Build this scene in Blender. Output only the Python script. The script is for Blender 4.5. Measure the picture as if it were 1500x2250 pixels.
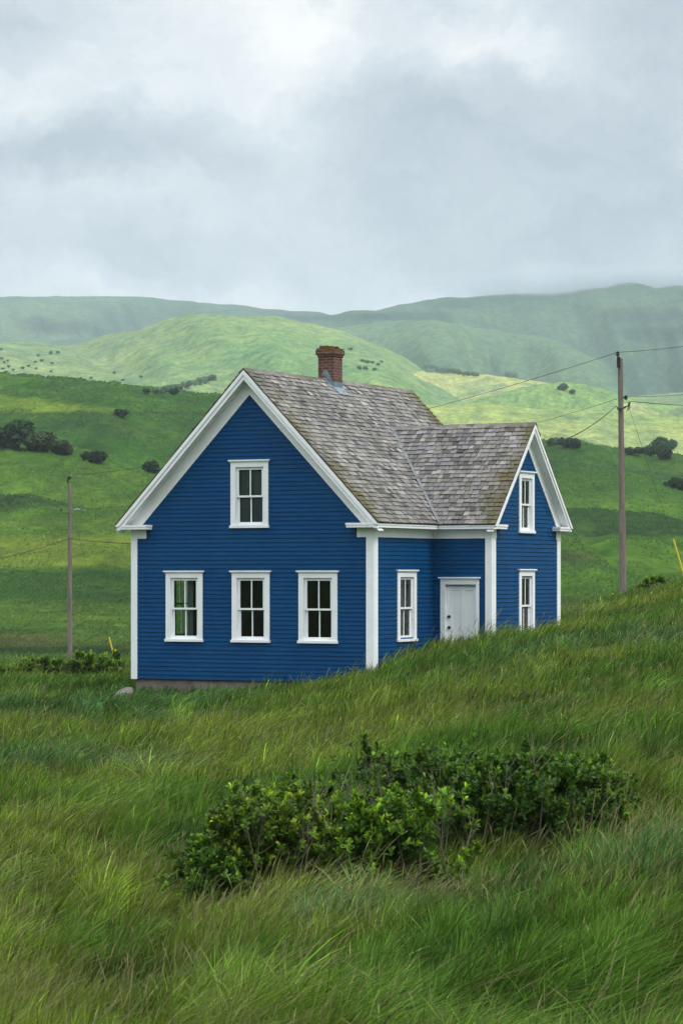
import bpy, math, random
import numpy as np
from mathutils import Vector, Matrix

for o in list(bpy.data.objects):
    bpy.data.objects.remove(o, do_unlink=True)
scene = bpy.context.scene
COL = scene.collection
random.seed(4)
rng = np.random.default_rng(11)

# ------------------------------------------------------------------ camera
F, HOR, ZC = 6000.0, 1265.0, 2.32          # focal (px of the 1500 px wide photo), horizon row, eye height
cam_d = bpy.data.cameras.new('camera')
cam = bpy.data.objects.new('camera', cam_d); COL.objects.link(cam)
cam.location = (0, 0, ZC)
cam.rotation_euler = (math.pi/2, 0, 0)
cam_d.sensor_fit = 'AUTO'; cam_d.sensor_width = 36
cam_d.lens = F/2250*36
cam_d.shift_y = (HOR-1125)/2250
cam_d.clip_start = 0.1; cam_d.clip_end = 30000
cam_d.dof.use_dof = True
cam_d.dof.focus_distance = 56
cam_d.dof.aperture_fstop = 13
scene.camera = cam

# ------------------------------------------------------------------ render settings / exposure
scene.view_settings.view_transform = 'Standard'
scene.view_settings.look = 'None'
scene.view_settings.exposure = 0.12
scene.view_settings.gamma = 1
scene.view_settings.use_curve_mapping = False
scene.render.engine = 'CYCLES'
cy = scene.cycles
cy.use_adaptive_sampling = True
cy.adaptive_threshold = 0.012
cy.use_denoising = True
cy.max_bounces = 8; cy.diffuse_bounces = 3; cy.glossy_bounces = 3
cy.transmission_bounces = 4; cy.transparent_max_bounces = 12; cy.volume_bounces = 1
cy.caustics_reflective = False; cy.caustics_refractive = False
cy.sample_clamp_indirect = 6

# ------------------------------------------------------------------ world
SUN_EL, SUN_AZ = 52.0, 125.0               # azimuth clockwise from +Y (view direction)
w = bpy.data.worlds.new("World"); scene.world = w
w.use_nodes = True
nt = w.node_tree; nt.nodes.clear()
def N(tree, typ, **kw):
    n = tree.nodes.new(typ)
    for k, v in kw.items():
        if k.startswith('i_'):
            n.inputs[k[2:]].default_value = v
        else:
            setattr(n, k, v)
    return n
def MATH(tree, op, a, b=None, c=None, clamp=False):
    n = tree.nodes.new('ShaderNodeMath'); n.operation = op; n.use_clamp = clamp
    for i, v in enumerate((a, b, c)):
        if v is None: continue
        if isinstance(v, (int, float)): n.inputs[i].default_value = v
        else: tree.links.new(v, n.inputs[i])
    return n.outputs[0]
def MIXC(tree, fac, a, b, blend='MIX'):
    n = tree.nodes.new('ShaderNodeMix'); n.data_type = 'RGBA'; n.blend_type = blend
    for k, v in (('Factor', fac), ('A', a), ('B', b)):
        s = [i for i in n.inputs if i.name == k and (i.type == ('VALUE' if k == 'Factor' else 'RGBA'))][0]
        if isinstance(v, (int, float)): s.default_value = v
        elif isinstance(v, tuple): s.default_value = (*v, 1) if len(v) == 3 else v
        else: tree.links.new(v, s)
    return [o for o in n.outputs if o.type == 'RGBA'][0]
def RANGE(tree, v, a, b, c, d, smooth=False):
    n = tree.nodes.new('ShaderNodeMapRange')
    n.interpolation_type = 'SMOOTHSTEP' if smooth else 'LINEAR'
    tree.links.new(v, n.inputs['Value'])
    for k, x in zip(('From Min', 'From Max', 'To Min', 'To Max'), (a, b, c, d)): n.inputs[k].default_value = x
    return n.outputs[0]
tc = N(nt, 'ShaderNodeTexCoord')
gen = tc.outputs['Generated']
sep = N(nt, 'ShaderNodeSeparateXYZ'); nt.links.new(gen, sep.inputs[0])
# warp the direction a little so that the cloud masses have billowed edges
nw = N(nt, 'ShaderNodeTexNoise', i_Scale=13.0, i_Detail=7.0, i_Roughness=0.62); nt.links.new(gen, nw.inputs['Vector'])
vs = N(nt, 'ShaderNodeVectorMath', operation='SUBTRACT'); nt.links.new(nw.outputs['Color'], vs.inputs[0]); vs.inputs[1].default_value = (.5, .5, .5)
vm = N(nt, 'ShaderNodeVectorMath', operation='SCALE'); nt.links.new(vs.outputs[0], vm.inputs[0]); vm.inputs['Scale'].default_value = 0.085
va = N(nt, 'ShaderNodeVectorMath', operation='ADD'); nt.links.new(gen, va.inputs[0]); nt.links.new(vm.outputs[0], va.inputs[1])
wd = va.outputs[0]
ma = N(nt, 'ShaderNodeMapping'); ma.inputs['Scale'].default_value = (7, 7, 15); nt.links.new(wd, ma.inputs['Vector'])
n1 = N(nt, 'ShaderNodeTexNoise', i_Scale=1.9, i_Detail=8.0, i_Roughness=0.55); nt.links.new(ma.outputs[0], n1.inputs['Vector'])
cl = RANGE(nt, n1.outputs['Fac'], 0.3, 0.7, -0.27, 0.27)
cl = MATH(nt, 'ADD', cl, 0.50)
# cloud masses: (azimuth x, elevation z, half width, half height, amount) as directions on the sky
def dirpt(px, py):
    v = Vector(((px-750)/F, 1, (HOR-py)/F)).normalized(); return v
CL = [(110, 215, 260, 90, .34), (690, 235, 150, 130, .30), (400, 30, 420, 60, .12), (1215, 130, 210, 95, .26), (820, 100, 330, 60, .16),
      (170, 335, 230, 65, -.38), (900, 270, 330, 150, -.06), (1060, 340, 420, 150, -.27), (1440, 330, 200, 330, -.34), (90, 45, 240, 60, -.16),
      (250, 450, 300, 60, .07), (400, 570, 900, 70, -.12), (1150, 510, 600, 70, -.14), (700, 660, 1100, 45, .13), (1440, 90, 110, 120, -.20)]
sw = N(nt, 'ShaderNodeSeparateXYZ'); nt.links.new(wd, sw.inputs[0])
for px, py, hw, hh, am in CL:
    d = dirpt(px, py)
    dx = MATH(nt, 'MULTIPLY', MATH(nt, 'SUBTRACT', sw.outputs[0], d.x), F/hw)
    dz = MATH(nt, 'MULTIPLY', MATH(nt, 'SUBTRACT', sw.outputs[2], d.z), F/hh)
    r2 = MATH(nt, 'ADD', MATH(nt, 'MULTIPLY', dx, dx), MATH(nt, 'MULTIPLY', dz, dz))
    front = MATH(nt, 'GREATER_THAN', sw.outputs[1], 0.0)
    g = MATH(nt, 'MULTIPLY', MATH(nt, 'EXPONENT', MATH(nt, 'MULTIPLY', r2, -0.8)), front)
    cl = MATH(nt, 'MULTIPLY_ADD', g, am, cl)
cl = MATH(nt, 'MULTIPLY', cl, 1.0, clamp=True)
cr = N(nt, 'ShaderNodeValToRGB')
el = cr.color_ramp.elements
el[0].position = 0.0; el[0].color = (.42, .475, .545, 1)
el[1].position = 1.0; el[1].color = (1.02, 1.01, .995, 1)
e = el.new(0.5); e.color = (.67, .715, .77, 1)
nt.links.new(cl, cr.inputs[0])
# an overcast deck is brighter overhead than at the horizon
zen = RANGE(nt, sep.outputs[2], 0.20, 0.75, 1.0, 3.1, True)
below = RANGE(nt, sep.outputs[2], -0.05, -0.01, 0.12, 1.0)
gain = MATH(nt, 'MULTIPLY', zen, below)
bgc = N(nt, 'ShaderNodeBackground'); nt.links.new(cr.outputs[0], bgc.inputs['Color']); nt.links.new(gain, bgc.inputs['Strength'])
sky = N(nt, 'ShaderNodeTexSky', sky_type='NISHITA', sun_disc=False)
sky.sun_elevation = math.radians(SUN_EL); sky.sun_rotation = math.radians(SUN_AZ)
bgs = N(nt, 'ShaderNodeBackground'); nt.links.new(sky.outputs[0], bgs.inputs['Color']); bgs.inputs['Strength'].default_value = 0.05
mx = N(nt, 'ShaderNodeMixShader'); mx.inputs[0].default_value = 0.93
nt.links.new(bgs.outputs[0], mx.inputs[1]); nt.links.new(bgc.outputs[0], mx.inputs[2])
wo = N(nt, 'ShaderNodeOutputWorld'); nt.links.new(mx.outputs[0], wo.inputs['Surface'])

# ------------------------------------------------------------------ sun (veiled by cloud: soft)
sl = bpy.data.lights.new('sun', 'SUN'); so = bpy.data.objects.new('sun', sl); COL.objects.link(so)
sl.energy = 1.5; sl.angle = math.radians(14); sl.color = (1, .96, .90)
az, elv = math.radians(SUN_AZ), math.radians(SUN_EL)
sd = Vector((math.sin(az)*math.cos(elv), math.cos(az)*math.cos(elv), math.sin(elv)))
so.rotation_euler = (-sd).to_track_quat('-Z', 'Y').to_euler()
so.location = sd*50

# ------------------------------------------------------------------ helpers
def vnoise(x, y, seed=0):
    x = np.asarray(x, float); y = np.asarray(y, float)
    xi = np.floor(x).astype(np.int64); yi = np.floor(y).astype(np.int64)
    fx = x-xi; fy = y-yi
    fx = fx*fx*(3-2*fx); fy = fy*fy*(3-2*fy)
    def h(a, b):
        n = (a*374761393 + b*668265263 + seed*1442695041) & 0xffffffff
        n = ((n ^ (n >> 13))*1274126177) & 0xffffffff
        n = (n ^ (n >> 16)) & 0xffff
        return n/65535.0
    a = h(xi, yi)*(1-fx)+h(xi+1, yi)*fx
    b = h(xi, yi+1)*(1-fx)+h(xi+1, yi+1)*fx
    return a*(1-fy)+b*fy
def fbm(x, y, seed=0, octv=4, gain=.5):
    s = 0; a = 1; t = 0
    for i in range(octv):
        s = s + a*(vnoise(x*2**i+17.3*i, y*2**i-9.1*i, seed+i)-.5); t += a; a *= gain
    return s/t*2
def sstep(a, b, x):
    t = np.clip((x-a)/(b-a), 0, 1); return t*t*(3-2*t)

class MB:
    def __init__(s): s.v = []; s.f = []; s.c = []
    def face(s, pts, col=None):
        i = len(s.v); s.v += [tuple(p) for p in pts]; s.f.append(tuple(range(i, i+len(pts)))); s.c.append(col)
    def poly(s, verts, faces, col=None):
        i = len(s.v); s.v += [tuple(p) for p in verts]
        for f in faces: s.f.append(tuple(i+k for k in f)); s.c.append(col)
    def box(s, x0, x1, y0, y1, z0, z1, col=None):
        P = [(x0,y0,z0),(x1,y0,z0),(x1,y1,z0),(x0,y1,z0),(x0,y0,z1),(x1,y0,z1),(x1,y1,z1),(x0,y1,z1)]
        s.poly(P, [(0,3,2,1),(4,5,6,7),(0,1,5,4),(1,2,6,5),(2,3,7,6),(3,0,4,7)], col)
    def prism(s, base, off, col=None):
        n = len(base); off = Vector(off)
        P = [Vector(p) for p in base]; Q = [p+off for p in P]
        s.poly(P+Q, [tuple(range(n-1, -1, -1)), tuple(range(n, 2*n))]+[(i, (i+1) % n, n+(i+1) % n, n+i) for i in range(n)], col)
    def tube(s, pts, rads, seg=8, col=None, cap=True):
        pts = [Vector(p) for p in pts]
        if not hasattr(rads, '__len__'): rads = [rads]*len(pts)
        V = []; Fc = []
        for i, p in enumerate(pts):
            t = (pts[min(i+1, len(pts)-1)]-pts[max(i-1, 0)]).normalized()
            a = t.cross(Vector((0, 0, 1)) if abs(t.z) < .9 else Vector((1, 0, 0))).normalized(); b = t.cross(a)
            for k in range(seg):
                an = 2*math.pi*k/seg
                V.append(p+(a*math.cos(an)+b*math.sin(an))*rads[i])
        for i in range(len(pts)-1):
            for k in range(seg):
                Fc.append((i*seg+k, i*seg+(k+1) % seg, (i+1)*seg+(k+1) % seg, (i+1)*seg+k))
        if cap:
            Fc.append(tuple(range(seg-1, -1, -1))); Fc.append(tuple((len(pts)-1)*seg+k for k in range(seg)))
        s.poly(V, Fc, col)
    def build(s, name, mat, parent=None, smooth=False, bevel=0, loc=None):
        me = bpy.data.meshes.new(name)
        me.from_pydata(s.v, [], s.f); me.update()
        if any(c is not None for c in s.c):
            a = me.color_attributes.new('Col', 'FLOAT_COLOR', 'CORNER')
            arr = np.zeros((len(me.loops), 4), np.float32); arr[:, 3] = 1
            k = 0
            for f, c in zip(s.f, s.c):
                arr[k:k+len(f), :3] = c if c is not None else (.5, .5, .5); k += len(f)
            a.data.foreach_set('color', arr.ravel())
        if smooth: me.polygons.foreach_set('use_smooth', [True]*len(me.polygons))
        me.materials.append(mat)
        o = bpy.data.objects.new(name, me); COL.objects.link(o)
        if parent: o.parent = parent
        if loc is not None: o.location = loc
        if bevel:
            m = o.modifiers.new('bevel', 'BEVEL'); m.width = bevel; m.segments = 1; m.limit_method = 'ANGLE'
        return o
def np_mesh(name, V, Q, mat, col=None, T=None, smooth=False, parent=None):
    """mesh from numpy: Q quads (n,4), T tris (m,3), col per vertex"""
    me = bpy.data.meshes.new(name)
    me.vertices.add(len(V)); me.vertices.foreach_set('co', np.ascontiguousarray(V, np.float32).ravel())
    nq = 0 if Q is None else len(Q); ntr = 0 if T is None else len(T)
    loops = np.concatenate([x.ravel() for x in (Q, T) if x is not None]).astype(np.int32)
    me.loops.add(len(loops)); me.loops.foreach_set('vertex_index', loops)
    st = np.concatenate([np.arange(nq)*4, nq*4+np.arange(ntr)*3]).astype(np.int32)
    me.polygons.add(nq+ntr); me.polygons.foreach_set('loop_start', st)
    if smooth: me.polygons.foreach_set('use_smooth', np.ones(nq+ntr, bool))
    me.update(calc_edges=True)
    if col is not None:
        a = me.color_attributes.new('Col', 'FLOAT_COLOR', 'POINT')
        c = np.ones((len(V), 4), np.float32); c[:, :3] = col
        a.data.foreach_set('color', c.ravel())
    me.materials.append(mat)
    o = bpy.data.objects.new(name, me); COL.objects.link(o)
    if parent: o.parent = parent
    return o
def tag(o, label=None, cat=None, group=None, kind=None):
    for k, v in (('label', label), ('category', cat), ('group', group), ('kind', kind)):
        if v: o[k] = v
    return o
def empty(name, loc=(0, 0, 0), rz=0):
    o = bpy.data.objects.new(name, None); COL.objects.link(o)
    o.location = loc; o.rotation_euler = (0, 0, rz); o.empty_display_size = .3
    return o
def copy_tree(o, parent=None):
    c = o.copy(); COL.objects.link(c); c.parent = parent
    for ch in list(o.children):
        copy_tree(ch, c)
    return c

# ------------------------------------------------------------------ materials
def mat(name, base=(.5, .5, .5), rough=.6, spec=.5, metal=0.0):
    m = bpy.data.materials.new(name); m.use_nodes = True
    b = m.node_tree.nodes['Principled BSDF']
    b.inputs['Base Color'].default_value = (*base, 1); b.inputs['Roughness'].default_value = rough
    b.inputs['Specular IOR Level'].default_value = spec; b.inputs['Metallic'].default_value = metal
    return m, m.node_tree, b
def obj_co(t, scale=(1, 1, 1)):
    c = N(t, 'ShaderNodeTexCoord'); mp = N(t, 'ShaderNodeMapping'); mp.inputs['Scale'].default_value = scale
    t.links.new(c.outputs['Object'], mp.inputs['Vector']); return mp.outputs[0]
def noise(t, co, scale, detail=4, rough=.55):
    n = N(t, 'ShaderNodeTexNoise', i_Scale=scale, i_Detail=float(detail), i_Roughness=rough); t.links.new(co, n.inputs['Vector'])
    return n.outputs['Fac']
def bump(t, b, h, strength=.3, dist=.01):
    n = N(t, 'ShaderNodeBump', i_Strength=strength, i_Distance=dist); t.links.new(h, n.inputs['Height'])
    t.links.new(n.outputs[0], b.inputs['Normal'])

M = {}
# blue painted clapboard: slight fading, board to board tone, dust near the joints
m, t, b = mat('blue_paint', rough=.55, spec=.10)
co = obj_co(t); n_a = noise(t, co, .9, 5); n_b = noise(t, obj_co(t, (2.2, 2.2, 10.5)), 1.0, 2); n_c = noise(t, obj_co(t, (1.5, 1.5, 60)), 2.0, 3)
c1 = MIXC(t, RANGE(t, n_a, .3, .7, 0, 1), (.0010, .047, .148), (.0016, .064, .180))
c2 = MIXC(t, RANGE(t, n_b, .35, .65, 0, .5), c1, (.0012, .046, .125))
c3 = MIXC(t, RANGE(t, n_c, .55, .8, 0, .25), c2, (.006, .080, .18))
t.links.new(c3, b.inputs['Base Color']); bump(t, b, n_c, .15, .004)
M['blue'] = m
m, t, b = mat('white_paint', rough=.5, spec=.4)
n_a = noise(t, obj_co(t), 2.5, 6); n_b = noise(t, obj_co(t, (14, 14, 1.2)), 1.5, 3)
c1 = MIXC(t, RANGE(t, n_a, .35, .75, 0, 1), (.88, .89, .89), (.80, .82, .81))
c2 = MIXC(t, RANGE(t, n_b, .58, .8, 0, .35), c1, (.55, .58, .53))
t.links.new(c2, b.inputs['Base Color']); bump(t, b, n_b, .1, .003)
M['white'] = m
# weathered cedar shingles (tone per shingle in the colour attribute, grain from noise)
m, t, b = mat('cedar_shingle', rough=.85, spec=.2)
at = N(t, 'ShaderNodeVertexColor', layer_name='Col')
gr = noise(t, obj_co(t, (9, 40, 9)), 1.6, 5, .6); st = noise(t, obj_co(t), 1.1, 5)
c1 = MIXC(t, RANGE(t, gr, .3, .7, .45, 0), at.outputs[0], (.06, .055, .05))
c2 = MIXC(t, RANGE(t, st, .5, .75, 0, .32), c1, (.085, .08, .07))
t.links.new(c2, b.inputs['Base Color']); bump(t, b, gr, .4, .006)
M['shingle'] = m
m, t, b = mat('roof_deck', (.035, .032, .03), .9); M['deck'] = m
m, t, b = mat('flashing', rough=.5, metal=.15)
n_a = noise(t, obj_co(t), 6, 5)
t.links.new(MIXC(t, RANGE(t, n_a, .35, .7, 0, 1), (.13, .18, .22), (.22, .28, .32)), b.inputs['Base Color']); M['flash'] = m
m, t, b = mat('valley_metal', rough=.6, metal=.2)
n_a = noise(t, obj_co(t), 5, 5)
t.links.new(MIXC(t, RANGE(t, n_a, .35, .7, 0, 1), (.13, .14, .15), (.25, .26, .27)), b.inputs['Base Color']); M['valley'] = m
# brick
m, t, b = mat('chimney_brick', rough=.88, spec=.2)
co = N(t, 'ShaderNodeTexCoord'); s_ = N(t, 'ShaderNodeSeparateXYZ'); t.links.new(co.outputs['Object'], s_.inputs[0])
cmb = N(t, 'ShaderNodeCombineXYZ'); t.links.new(MATH(t, 'ADD', s_.outputs[0], s_.outputs[1]), cmb.inputs[0]); t.links.new(s_.outputs[2], cmb.inputs[1])
br = N(t, 'ShaderNodeTexBrick', i_Scale=1.0); t.links.new(cmb.outputs[0], br.inputs['Vector'])
br.inputs['Brick Width'].default_value = .205; br.inputs['Row Height'].default_value = .068; br.inputs['Mortar Size'].default_value = .008
br.inputs['Color1'].default_value = (.155, .062, .043, 1); br.inputs['Color2'].default_value = (.085, .038, .030, 1); br.inputs['Mortar'].default_value = (.21, .17, .15, 1)
n_a = noise(t, obj_co(t), 9, 5); n_b = noise(t, obj_co(t), 5, 5)
c1 = MIXC(t, RANGE(t, n_a, .4, .7, 0, .6), br.outputs['Color'], (.08, .045, .035))
high = RANGE(t, s_.outputs[2], .50, .60, 0, 1)      # lichen on the corbelled top courses
ms = MATH(t, 'MULTIPLY', RANGE(t, n_b, .40, .58, 0, 1), high)
c2 = MIXC(t, ms, c1, (.115, .072, .012))
t.links.new(c2, b.inputs['Base Color']); bump(t, b, br.outputs['Fac'], -.6, .01); M['brick'] = m
m, t, b = mat('concrete', rough=.9)
n_a = noise(t, obj_co(t), 3, 6)
t.links.new(MIXC(t, RANGE(t, n_a, .3, .7, 0, 1), (.13, .10, .085), (.24, .20, .175)), b.inputs['Base Color']); bump(t, b, n_a, .5, .02); M['concrete'] = m
m, t, b = mat('interior', (.085, .07, .055), .8); M['interior'] = m
m, t, b = mat('door_hardware', (.02, .02, .02), .4, metal=.6); M['hardware'] = m
# window glass
m = bpy.data.materials.new('window_glass'); m.use_nodes = True; t = m.node_tree; t.nodes.clear()
tr = N(t, 'ShaderNodeBsdfTransparent'); tr.inputs[0].default_value = (.72, .78, .76, 1)
gl = N(t, 'ShaderNodeBsdfGlossy', i_Roughness=.02); gl.inputs['Color'].default_value = (.9, .9, .9, 1)
fr = N(t, 'ShaderNodeFresnel', i_IOR=1.5); ms_ = N(t, 'ShaderNodeMixShader')
wv = noise(t, obj_co(t), 3.0, 2); bn = N(t, 'ShaderNodeBump', i_Strength=.03, i_Distance=.01); t.links.new(wv, bn.inputs['Height']); t.links.new(bn.outputs[0], gl.inputs['Normal'])
t.links.new(fr.outputs[0], ms_.inputs[0]); t.links.new(tr.outputs[0], ms_.inputs[1]); t.links.new(gl.outputs[0], ms_.inputs[2])
ou = N(t, 'ShaderNodeOutputMaterial'); t.links.new(ms_.outputs[0], ou.inputs[0]); M['glass'] = m
def cloth(name, c):
    m, t, b = mat(name, rough=.9)
    n_a = noise(t, obj_co(t, (30, 30, 1)), 1, 3)
    t.links.new(MIXC(t, RANGE(t, n_a, .3, .7, 0, 1), tuple(x*.7 for x in c), c), b.inputs['Base Color']); return m
M['screen'] = cloth('grey_screen', (.19, .22, .25)); M['curtain'] = cloth('grey_curtain', (.55, .56, .56)); M['green_curtain'] = cloth('pale_curtain', (.42, .47, .42))
# pole timber
m, t, b = mat('pole_timber', rough=.85, spec=.2)
n_a = noise(t, obj_co(t, (10, 10, .5)), 3, 5); n_b = noise(t, obj_co(t, (1, 1, .5)), 2, 4); n_c = noise(t, obj_co(t, (30, 30, 1.5)), 2, 3)
c1 = MIXC(t, RANGE(t, n_a, .3, .7, 0, 1), (.25, .215, .185), (.11, .09, .075))
c2 = MIXC(t, RANGE(t, n_b, .45, .7, 0, .5), c1, (.19, .12, .095))
c3 = MIXC(t, RANGE(t, n_c, .62, .72, 0, .8), c2, (.05, .04, .035))
t.links.new(c3, b.inputs['Base Color']); bump(t, b, n_a, .5, .02); M['pole'] = m
m, t, b = mat('wire', (.03, .03, .03), .9, .1); M['wire'] = m
m, t, b = mat('galvanised', (.38, .40, .42), .5, metal=.4); M['galv'] = m
m, t, b = mat('yellow_plastic', (.62, .47, .03), .5); M['yellow'] = m
# vegetation
def leafmat(name, trans=.25, rough=.55, spec=.3):
    m, t, b = mat(name, rough=rough, spec=spec)
    at = N(t, 'ShaderNodeVertexColor', layer_name='Col')
    t.links.new(at.outputs[0], b.inputs['Base Color'])
    tl = N(t, 'ShaderNodeBsdfTranslucent'); t.links.new(MIXC(t, 1.0, at.outputs[0], (1.0, 1.15, .5), 'MULTIPLY'), tl.inputs[0])
    mxs = N(t, 'ShaderNodeMixShader'); mxs.inputs[0].default_value = trans
    t.links.new(b.outputs[0], mxs.inputs[1]); t.links.new(tl.outputs[0], mxs.inputs[2])
    t.links.new(mxs.outputs[0], t.nodes['Material Output'].inputs[0]); return m
M['grass'] = leafmat('grass_blades', .30, .7, .06)
M['leaf'] = leafmat('shrub_leaf', .2, .5, .16)
M['farleaf'] = leafmat('tree_leaf', .15, .8, .08)
m, t, b = mat('bark', rough=.9)
n_a = noise(t, obj_co(t, (20, 20, 4)), 2, 4)
t.links.new(MIXC(t, n_a, (.05, .04, .03), (.16, .13, .105)), b.inputs['Base Color']); M['bark'] = m
m, t, b = mat('dead_twig', rough=.9)
n_a = noise(t, obj_co(t), 12, 3)
t.links.new(MIXC(t, n_a, (.10, .07, .05), (.26, .21, .17)), b.inputs['Base Color']); M['twig'] = m
m, t, b = mat('field_stone', rough=.9)
n_a = noise(t, obj_co(t), 8, 6)
t.links.new(MIXC(t, n_a, (.10, .085, .07), (.24, .21, .18)), b.inputs['Base Color']); bump(t, b, n_a, .6, .03); M['stone'] = m
# ground: colour attribute broken up by turf noise
m, t, b = mat('turf', rough=.95, spec=.02)
at = N(t, 'ShaderNodeVertexColor', layer_name='Col')
g1 = noise(t, obj_co(t, (1, .5, 1)), .55, 8, .72); g2 = noise(t, obj_co(t, (1, .45, 1)), .12, 6, .62); g3 = noise(t, obj_co(t, (1, .4, 1)), .012, 7, .6)
k = MIXC(t, 1.0, at.outputs[0], MIXC(t, RANGE(t, g1, .3, .7, 0, 1), (.42, .48, .55), (1.55, 1.45, 1.30)), 'MULTIPLY')
k = MIXC(t, 1.0, k, MIXC(t, RANGE(t, g2, .35, .65, 0, 1), (.62, .70, .78), (1.36, 1.24, 1.08)), 'MULTIPLY')
k = MIXC(t, 1.0, k, MIXC(t, RANGE(t, g3, .35, .65, 0, 1), (.80, .88, .95), (1.22, 1.10, 1.0)), 'MULTIPLY')
t.links.new(k, b.inputs['Base Color']); bump(t, b, g1, .8, .25); M['turf'] = m

# ------------------------------------------------------------------ terrain
# near hillside: control points (column, row of the grass tips, distance) -> height, thin plate spline
CP = [(300,1502,62),(430,1503,61),(560,1500,60.5),(690,1484,60),(820,1459,59.1),(890,1430,60),(965,1408,61.5),(1076,1388,60.9),(1150,1380,62.5),(1228,1368,64.2),
      (1300,1322,76),(1370,1300,85),(1500,1270,88),(1650,1238,90),(1800,1220,90),(1240,1352,110),(1370,1328,112),(1500,1305,116),(1700,1285,116),
      (150,1478,75),(0,1485,72),(-150,1490,75),(154,1448,106),(0,1448,106),(300,1452,106),(-200,1452,106),(300,1458,85),(600,1440,90),(700,1430,80),(900,1405,80),(1100,1375,85),
      (0,1600,42),(0,1800,26),(-200,1800,26),(0,2250,13.5),(400,1600,43),(750,1560,45),(1000,1500,45),(1250,1440,48),(1500,1370,55),(1750,1310,60),(1500,1500,38),(1500,1640,28),(1100,1640,29),(750,1680,31),(400,1750,30),
      (420,1960,20.5),(600,1965,20.5),(850,1955,20.5),(1050,1890,21.5),(1250,1835,22.5),(1400,1800,23),(1500,1890,17.5),(1200,1990,16.5),(900,2080,16),(500,2130,15.5),(750,2250,13.5),(1500,2225,13.2),(1800,2200,13),(-250,2260,13.5),(1800,1840,18)]
GT = .22
pts = [((p-750)/700, 3*math.log(d), ZC-(y-HOR)/F*d-GT*min(1, d/25)) for p, y, d in CP]
pts += [((p-750)/700, 3*math.log(d), z) for p in (-250, 750, 1800) for d, z in ((1.5, .55), (4, .45))]
pts = np.array(pts)
def tps_k(r2): return np.where(r2 > 1e-12, r2*np.log(np.maximum(r2, 1e-12)), 0)
n_ = len(pts)
K = tps_k(((pts[:, None, :2]-pts[None, :, :2])**2).sum(-1)) + np.eye(n_)*.05
Pm = np.c_[np.ones(n_), pts[:, :2]]
A_ = np.zeros((n_+3, n_+3)); A_[:n_, :n_] = K; A_[:n_, n_:] = Pm; A_[n_:, :n_] = Pm.T
sol = np.linalg.solve(A_, np.r_[pts[:, 2], 0, 0, 0])
def near_z(px, d):
    px = np.clip(px, -400, 1900); a = (px-750)/700; c = 3*np.log(d)
    out = sol[n_]+sol[n_+1]*a+sol[n_+2]*c
    for i in range(n_): out = out+sol[i]*tps_k((a-pts[i, 0])**2+(c-pts[i, 1])**2)
    return out
def zrow(py, d): return ZC-(py-HOR)/F*d
# far ridges: name, distance, front width, back width, crest line (column,row), colour
LAY = [
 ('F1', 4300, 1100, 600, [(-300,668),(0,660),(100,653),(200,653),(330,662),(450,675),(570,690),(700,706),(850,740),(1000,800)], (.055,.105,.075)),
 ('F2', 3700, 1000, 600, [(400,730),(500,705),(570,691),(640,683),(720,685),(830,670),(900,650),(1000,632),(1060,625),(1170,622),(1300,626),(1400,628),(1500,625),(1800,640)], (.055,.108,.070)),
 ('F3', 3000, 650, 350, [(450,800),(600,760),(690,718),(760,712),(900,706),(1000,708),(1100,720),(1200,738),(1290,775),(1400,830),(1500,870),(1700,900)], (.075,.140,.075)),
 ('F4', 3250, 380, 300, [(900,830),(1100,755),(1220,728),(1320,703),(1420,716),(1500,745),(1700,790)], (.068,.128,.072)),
 ('G1', 2000, 700, 260, [(-300,800),(-50,775),(0,757),(60,750),(200,745),(300,731),(350,712),(390,701),(440,698),(520,698),(590,703),(660,720),(740,742),(830,768),(900,798),(960,830),(1100,870)], (.140,.215,.108)),  # sun patches on the G hills are put into their lighter colours
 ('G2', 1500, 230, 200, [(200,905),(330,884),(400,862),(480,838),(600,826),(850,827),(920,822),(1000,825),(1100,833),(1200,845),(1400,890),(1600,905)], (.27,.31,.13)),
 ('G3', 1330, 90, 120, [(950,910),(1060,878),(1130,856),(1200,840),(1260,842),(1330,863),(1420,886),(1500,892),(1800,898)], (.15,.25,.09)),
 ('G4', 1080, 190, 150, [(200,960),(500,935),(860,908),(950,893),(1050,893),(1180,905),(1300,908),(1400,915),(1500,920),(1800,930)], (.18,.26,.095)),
 ('H1', 640, 150, 130, [(-300,815),(0,834),(100,840),(250,855),(400,872),(500,885),(700,920),(900,962),(1100,982),(1190,976),(1280,984),(1400,1003),(1500,1020),(1800,1040)], (.030,.082,.012)),
 ('H2', 430, 75, 70, [(-300,925),(0,950),(50,962),(120,985),(200,1002),(280,1032),(340,1057),(480,1100),(800,1130),(1050,1100),(1150,1050),(1220,1033),(1300,1030),(1400,1046),(1500,1078),(1800,1110)], (.044,.104,.014)),
 ('H3', 325, 28, 26, [(-300,1070),(0,1084),(90,1090),(200,1114),(330,1132),(600,1160),(1000,1165),(1180,1140),(1300,1122),(1400,1137),(1500,1160),(1800,1200)], (.022,.053,.013)),
 ('H4', 225, 22, 18, [(-300,1330),(600,1330),(1000,1240),(1150,1180),(1235,1178),(1275,1190),(1310,1215),(1350,1250),(1420,1275),(1600,1300)], (.040,.088,.016)),
 ('H5', 260, 26, 22, [(-300,1250),(600,1290),(1150,1260),(1280,1215),(1340,1190),(1400,1180),(1450,1195),(1500,1225),(1800,1280)], (.044,.104,.014)),
]
FL_L = [(90,1452),(106,1447),(140,1420),(180,1340),(230,1262),(300,1150),(380,1100),(600,1020),(1000,1000),(6000,1000)]
FL_R = [(90,1420),(106,1345),(150,1322),(180,1312),(230,1275),(300,1215),(380,1160),(600,1100),(1000,1020),(6000,1000)]
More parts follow.
